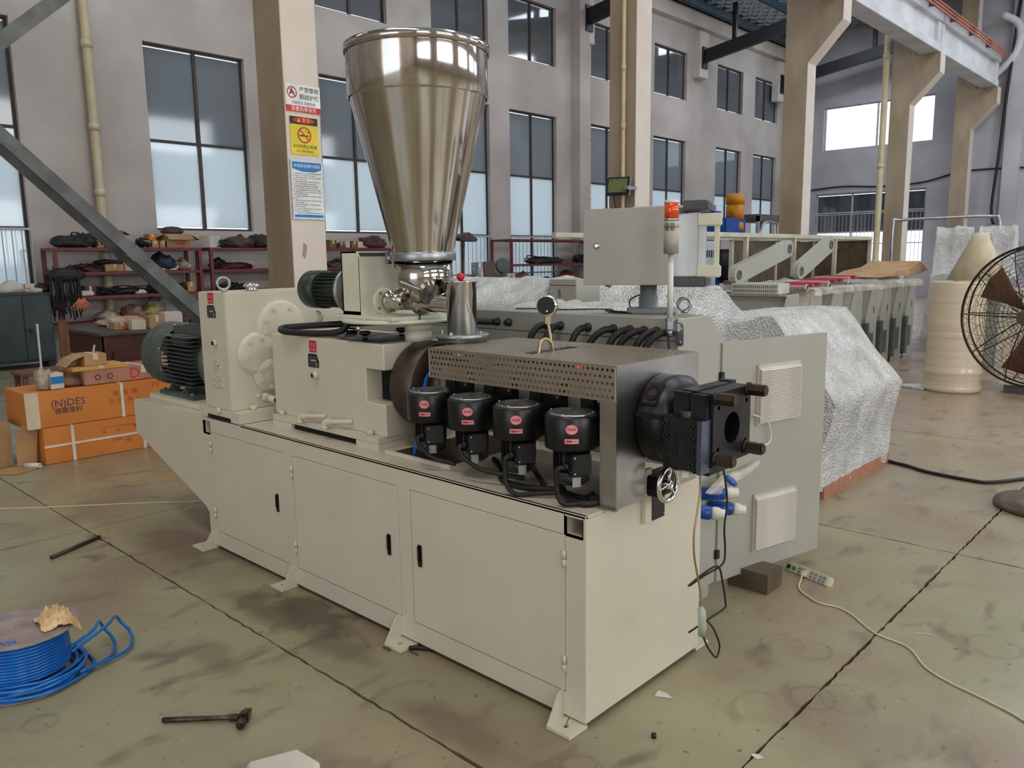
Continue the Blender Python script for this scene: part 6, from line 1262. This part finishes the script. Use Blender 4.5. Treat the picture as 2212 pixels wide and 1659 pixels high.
for k, (y0, y1, h, m, l, x) in enumerate(((2.15, 2.33, .12, M['whitebox'], 'white printed carton at the left of the desk', -9.9), (2.05, 2.25, .1, KR, 'low kraft carton at the front left of the desk', -9.55), (2.2, 2.38, .13, M['oldpvc'], 'square cream carton in the middle of the desk', -9.35), (2.45, 2.66, .17, KR, 'square kraft carton in the middle of the desk', -9.4), (2.7, 2.95, .2, M['whitebox'], 'white bin at the right of the desk', -9.5))): crate('desk_carton', l, y0, y1, .757, h, m, x0=x - .12, x1=x + .08)
lump('red_tape', 'small red packet on the desk', 'packet', 2.22, .757, .1, .09, M['inkred'], x=-9.42, lx=.03, seed=75); lump('peach_bags', 'peach coloured bag heap at the back of the desk', 'bag', 2.45, .757, .6, .13, mat('peach', (206, 160, 134), .5, 0, (170, 128, 108), 10), x=-10.3, lx=.2, seed=76)
t = thing('wooden_stool', 'small brown wooden stool left of the cartons', 'stool', (-8.35, .8, 0)); bx('stool_seat', M['oldwood'], -8.55, -8.15, .56, 1.05, .42, .455, t, bev=.004)
for x in (-8.52, -8.22):
    for y in (.58, .98): bx('stool_leg', M['oldwood'], x, x + .05, y, y + .05, 0, .42, t)
bx('stool_rail', M['oldwood'], -8.2, -8.17, .63, .98, .15, .2, t)
mk('leaning_plank', box(bm_(), -8.28, -8.24, 1.0, 1.1, .0, 1.0, .003), M['oldwood'], cat='plank', label='brown plank standing against the stool'); mk('white_rod', cyl(bm_(), (-8.3, .8, .457), (-8.32, .81, .98), .012, n=8), M['white'], cat='rod', label='thin white rod standing on the stool seat')
mk('white_rod', cyl(bm_(), (-9.1, 1.5, .0), (-9.12, 1.66, .62), .012, n=8), M['white'], cat='rod', label='short white rod leaning against the desk'); lump('cream_sack', 'cream plastic sack on the floor behind the motor', 'bag', 1.75, 0, .5, .62, M['bag'], x=-7.6, lx=.2, seed=78)
# ------------------------------------------------------------------ orange cartons
def print_on(t, s, size, y, z, m, x): return txt('carton_print', s, size, (x, y, z), U, V, m, t)
t = thing('orange_carton', 'long orange carton on the floor bound with white straps', 'carton', (-5.83, .72, 0), 'long orange cartons'); bx('carton_body', M['carton'], -6.1, -5.56, -.02, 1.55, 0.002, .3, t, bev=.004)
for y in (.2, .78): b = box(bm_(), -5.56, -5.557, y - .012, y + .012, 0.002, .302); box(b, -6.1, -5.557, y - .012, y + .012, .3005, .302); mk('white_strap', b, M['strap'], t)
bx('white_strap', M['strap'], -5.56, -5.556, -.02, 1.55, .14, .158, t)
for s, y, z, q in (('米', .45, .2, .03), ('09', .56, .2, .035), ('重量', .72, .22, .03), ('GUANG', .55, .12, .025), ('力拓', .64, .1, .03)): print_on(t, s, q, y, z, M['inkor'], -5.5585)
bx('carton_print', M['inkor'], -5.56, -5.5585, .42, .68, .236, .24, t)
t = thing('orange_carton', 'upper long orange carton printed with blue letters and red characters', 'carton', (-5.85, .65, .302), 'long orange cartons'); bx('carton_body', M['carton'], -6.12, -5.59, -.12, 1.45, .304, .6, t, bev=.004); bx('tape_strip', M['oldpvc'], -5.59, -5.588, -.12, -.02, .304, .602, t)
print_on(t, '(N)DES', .085, .2, .49, M['inkviolet'], -5.5885); print_on(t, '德赛塑料', .055, .2, .425, M['inkviolet'], -5.5885); print_on(t, '优  质  铜', .05, .66, .515, M['inkor'], -5.5885); print_on(t, '乐  清  市', .05, .62, .45, M['inkor'], -5.5885); print_on(t, 'PV', .07, .93, .55, M['inkor'], -5.5885)
b = box(bm_(), -5.59, -5.587, .62, .645, .304, .602); box(b, -6.12, -5.587, .62, .645, .6005, .603); mk('white_strap', b, M['strap'], t)
t = crate('pink_carton', 'pinkish printed carton on the orange cartons', .36, 1.35, .604, .12, mat('pinkish_carton', (176, 128, 106), .7, 0, (150, 100, 84), 6), x0=-6.05, x1=-5.65); print_on(t, 'D', .13, .78, .665, M['inkred'], -5.6495)
for y in (.47, .57): mk('round_print', holed(bm_(), circ(y, .665, .024, 16), [circ(y, .665, .017, 16)], 'x', -5.6495, -5.649), M['ink'], t)
crate('yellow_carton', 'flat yellow carton lying on the pinkish carton', .28, .74, .726, .03, M['yellowcard'], x0=-6.0, x1=-5.66)
t = crate('open_carton', 'small open kraft carton on top of the flat yellow carton', .4, .58, .758, .1, KR, x0=-5.95, x1=-5.72, flaps=False); f = prism(bm_(), [(.4, .86), (.3, .83), (.24, .77), (.25, .765), (.31, .82), (.4, .85)], 'x', -5.95, -5.72); mk('carton_flap', f, KR, t)
lump('clear_bag', 'clear bag of small parts at the left of the orange cartons', 'bag', .07, .604, .13, .17, M['bag'], x=-5.72, lx=.07, seed=81); t = crate('blue_white_box', 'small white box with a blue band on the orange cartons', .1, .2, .604, .13, M['whitebox'], x0=-5.78, x1=-5.64, cat='box'); bx('blue_band', M['inkcyan'], -5.64, -5.638, .1, .2, .65, .71, t)
lump('brown_paper', 'crumpled brown paper beside the blue banded box', 'paper', .28, .604, .2, .08, KD, x=-5.75, lx=.08, seed=82)
t = crate('kraft_carton', 'open dented kraft carton on the floor at the left edge', -.62, -.2, 0, .36, KR, x0=-6.1, x1=-5.75); b = prism(bm_(), [(-.2, .01), (-.06, .01), (-.03, .3), (-.14, .34), (-.2, .2)], 'x', -5.66, -5.655); mk('carton_flap', b, KR, t); mk('carton_flap', prism(bm_(), [(-5.75, -.5), (-5.4, -.28), (-5.5, -.1), (-5.7, -.2)], 'z', .002, .007), KR, t)
mk('black_cable', tube(bm_(), [(-5.7, -.6, .3), (-5.68, -.5, .2), (-5.66, -.45, .08), (-5.6, -.4, .01), (-5.62, -.52, .01), (-5.68, -.62, .05)], .009, 6, 5), M['rubber'], cat='cable', label='black cable hanging over the dented kraft carton')
mk('white_pipe_offcut', cyl(bm_(), (-5.6, -.16, .022), (-5.5, -.08, .022), .021, n=18, inner=.017), M['white'], cat='pipe', label='short white plastic pipe offcut beside the orange cartons')
# ================================================================== SMALL THINGS ON THE FLOOR
RC = thing('hose_reel', 'reel of blue hose on the floor at the lower left edge', 'reel', (-1.87, -1.2, 0)); rx, ry = -1.87, -1.2
mk('lower_disc', holed(bm_(), circ(rx, ry, .21, 48), [circ(rx, ry, .03, 16)], 'z', .0015, .006), M['disc'], RC)
mk('upper_disc', holed(bm_(), circ(rx, ry, .2, 56), [circ(rx, ry, .025, 16)] + [circ(rx + .16 * math.cos(a), ry + .16 * math.sin(a), .006, 8) for a in (-.5, -.62, -.74, 1.2, 2.2, 3.4)], 'z', .213, .217), M['disc'], RC, label='scuffed grey upper disc'); mk('reel_core', cyl(bm_(), (rx, ry, .006), (rx, ry, .213), .08, n=28), M['disc'], RC)
b = bm_(); pts = []
for k in range(16 * 16): a = k * PI / 8; z = .017 + .0125 * (k / 16); r = .145 + .012 * math.sin(z * 14) + (.03 if z < .05 else 0); pts.append((rx + r * math.cos(a), ry + r * math.sin(a), z))
tube(b, pts, .0066, 8, 1); mk('wound_hose', b, M['hose'], RC)
for k, (r, z, ox, oy) in enumerate(((.2, .014, 0, 0), (.205, .03, .006, .004), (.19, .045, -.004, .008), (.215, .018, .01, .012), (.2, .06, .02, .0))): mk('slack_hose_turn', tube(bm_(), [(rx + ox + (r + .008 * math.sin(a * 1.3 + k)) * math.cos(a * PI / 9), ry + oy + (r + .008 * math.cos(a + k)) * math.sin(a * PI / 9), z + .01 * math.sin(a * PI / 9 + k)) for a in range(18)], .0068, 8, 3, closed=True), M['hose'], RC)
for k, s in enumerate((1.0, 1.22)): mk('slack_hose_loop', tube(bm_(), [(rx + .12, ry + .13, .12 - .02 * k), (rx + .05, ry + .24 * s, .13), (rx - .06, ry + .3 * s, .11), (rx - .1, ry + .33 * s, .06), (rx - .02, ry + .34 * s, .02), (rx + .1, ry + .28 * s, .015), (rx + .17, ry + .14, .03)], .0068, 8, 6), M['hose'], RC)
# rag on the reel
rg = bmesh.new(); G = []
for i in range(26):
    row = []
    for j in range(20):
        u, v = i / 25 - .5, j / 19 - .5; x = rx + .05 + u * .17 + .02 * _n.noise(Vector((u * 3, v * 3, 2))); y = ry + .11 + v * .13 + .02 * _n.noise(Vector((u * 3, v * 3, 7)))
        d = math.hypot(x - rx, y - ry); z = .219 + .045 * max(0, 1 - 3.2 * (u * u + v * v)) * (.5 + abs(_n.noise(Vector((u * 7, v * 7, 1)))) * 1.6) + .012 * abs(_n.noise(Vector((u * 16, v * 12, 5))))
        if d > .2: z -= (d - .2) * 2.2
        row.append(rg.verts.new((x, y, z)))
    G.append(row)
for i in range(25):
    for j in range(19): rg.faces.new((G[i][j], G[i + 1][j], G[i + 1][j + 1], G[i][j + 1])).smooth = True
o = mk('work_rag', rg, M['rag'], cat='rag', label='crumpled stained cream work rag lying on the hose reel'); s_ = o.modifiers.new('t', 'SOLIDIFY'); s_.thickness = .0025; s_.offset = 1
# hammer
HM = thing('hammer', 'oily steel hammer with a round metal handle lying on the floor', 'hammer', (-1.05, -.88, 0)); h0 = Vector((-1.152, -.972, .0105)); h1 = Vector((-.945, -.775, .016))
mk('handle', lathe(bm_(), h0, h1 - h0, [(0, .006), (.004, .0095), (.1, .0095), (.2, .0085), (.285, .0085)], 18), M['oiled'], HM)
hx_ = Vector((-.938, -.77, .019)); ax_ = Vector((.72, -.69, 0)).normalized()
b = lathe(bm_(), hx_ + ax_ * .012, ax_, [(0, .013), (.012, .0115), (.016, .0155), (.042, .0165), (.046, .014)], 20); g = box(bm_(), -.016, .016, -.016, .016, -.018, .018, .004); merge(b, g, Matrix.Translation(hx_) @ Matrix.Rotation(math.atan2(ax_.y, ax_.x), 4, 'Z'))
g = prism(bm_(), [(-.014, -.015), (-.014, .015), (-.05, .004), (-.052, -.004)], 'y', -.014, .014, .002); merge(b, g, Matrix.Translation(hx_) @ Matrix.Rotation(math.atan2(ax_.y, ax_.x), 4, 'Z')); mk('hammer_head', b, M['oiled'], HM)
mk('wire_wrap', ribbed(bm_(), [h0.lerp(h1, .84), h0.lerp(h1, .96)], .0115, .006), M['oiled'], HM)
mk('steel_rod', cyl(bm_(), (-3.21, -.703, .012), (-3.364, -.393, .012), .011, n=12), mat('dark_rod', (74, 66, 60), .5, .4, (52, 46, 42), 10), cat='rod', label='short dark rod lying on the floor left of the extruder')
# power strip and its cord
PS = thing('power_strip', 'ivory multi socket power strip beside the open cabinet door', 'power strip', (0, 1.8, 0)); g = Matrix.Translation((-.115, 1.80, 0)) @ Matrix.Rotation(-.10, 4, 'Z'); g = Matrix.Translation((-.11, 1.82, 0)) @ Matrix.Rotation(-.30, 4, 'Z') @ Matrix.Rotation(1.0, 4, 'X')
IV = M['oldpvc']; b = bm_(); merge(b, box(bm_(), 0, .27, -.0, .055, -.04, -.0, .006), g); mk('strip_body', b, IV, PS)
def onps(nm, q, m, bev=0): b = bm_(); merge(b, box(bm_(), *q, bev), g); return mk(nm, b, m, PS)
onps('rocker_switch', (.01, .032, .014, .036, 0, .003), M['nut']); b = bm_(); merge(b, cyl(bm_(), (.055, .026, 0), (.055, .026, .004), .012, n=18), g); mk('green_button', b, mat('green_btn', (20, 150, 76), .4), PS)
for x, wd in ((.078, .045), (.15, .022), (.176, .022), (.205, .045)):
    onps('socket_field', (x, x + wd, .006, .046, 0, .0015), M['plategr'])
    for u in ((.008, .03) if wd > .03 else (.009,)):
        for v in (.014, .032): onps('socket_slot', (x + u, x + u + .006, v, v + .006, .0015, .002), M['ink'])
b = bm_(); merge(b, box(bm_(), .118, .144, .004, .034, .0, .026, .005), g); mk('plug', b, M['white'], cat='plug', label='ivory plug pushed into the power strip')
p0 = g @ Vector((.13, .008, .024))
mk('beige_cord', tube(bm_(), [p0, p0 + Vector((.01, -.03, -.01)), (.06, 1.62, .006), (.15, 1.55, .005), (.2, 1.53, .005), (.28, 1.54, .005), (.355, 1.504, .005), (.495, 1.389, .005), (.638, 1.35, .005), (.746, 1.219, .005), (.85, 1.16, .005), (.928, 1.134, .005), (1.02, 1.1, .005), (1.108, 1.055, .005), (1.3, .9, .005)], .0042, 8, 6), M['oldpvc'], cat='cord', label='long beige cord running from the power strip across the floor')
mk('black_floor_cable', tube(bm_(), [(-.52, 4.5, .014), (-.4, 4.4, .014), (-.274, 4.354, .014), (-.12, 4.27, .014), (.079, 4.23, .014), (.2, 4.22, .014), (.285, 4.233, .014), (.38, 4.36, .014), (.463, 4.509, .014), (.7, 4.9, .014)], .013, 8, 6), M['rubber'], cat='cable', label='thick taped black cable lying right of the wrapped console')
mk('thin_floor_wire', tube(bm_(), [(-5.0, -1.0, .004), (-4.497, -.623, .004), (-4.2, -.3, .004), (-3.9, .05, .004), (-3.6, .372, .004), (-3.3, .8, .004)], .0045, 6, 5), M['oldpvc'], cat='wire', label='thin pale wire crossing the floor left of the extruder')
mk('dropped_nut', cyl(bm_(), (.2, .12, 0.001), (.2, .12, .014), .009, n=14), M['steelblk'], cat='nut', label='small dark nut on the floor near the front corner'); b = prism(bm_(), [(.06, .34), (.12, .37), (.085, .385), (.05, .38)], 'z', .001, .004); mk('paper_scrap', b, M['whitebox'], cat='scrap', label='white paper scrap at the foot of the end panel')
mk('paper_scrap', prism(bm_(), [(.49, .25), (.515, .24), (.53, .262), (.51, .268), (.495, .262)], 'z', .001, .003), M['whitebox'], cat='scrap', label='tiny white scrap near the lower floor joint')
mk('wood_offcut', box(bm_(), -1.0, -.955, -.105, -.098, .001, .008), M['oldwood'], cat='offcut', label='thin wood splinter under the middle foot'); mk('wood_offcut', box(bm_(), -.9, -.84, -.05, -.045, .001, .006), M['oldwood'], cat='offcut', label='reddish splinter right of the middle foot')
mk('rubber_offcut', tube(bm_(), [(-.905, -.04, .01), (-.87, -.01, .01), (-.8, .03, .01)], .009, 8, 4), M['rubber'], cat='offcut', label='black rubber hose end under the bed beside the middle foot')
mk('white_sheet', prism(bm_(), [(-.68, -.9), (-.62, -.75), (-.5, -.74), (-.42, -.86), (-.5, -1.0)], 'z', .002, .03, .01), M['whitebox'], cat='sheet', label='white padded sheet corner at the bottom edge of the picture')
mk('thread_bit', tube(bm_(), [(.62, 1.5, .003), (.66, 1.53, .004), (.7, 1.53, .003)], .0015, 5, 4), M['white'], cat='thread', label='bit of white thread on the floor right of the joint')
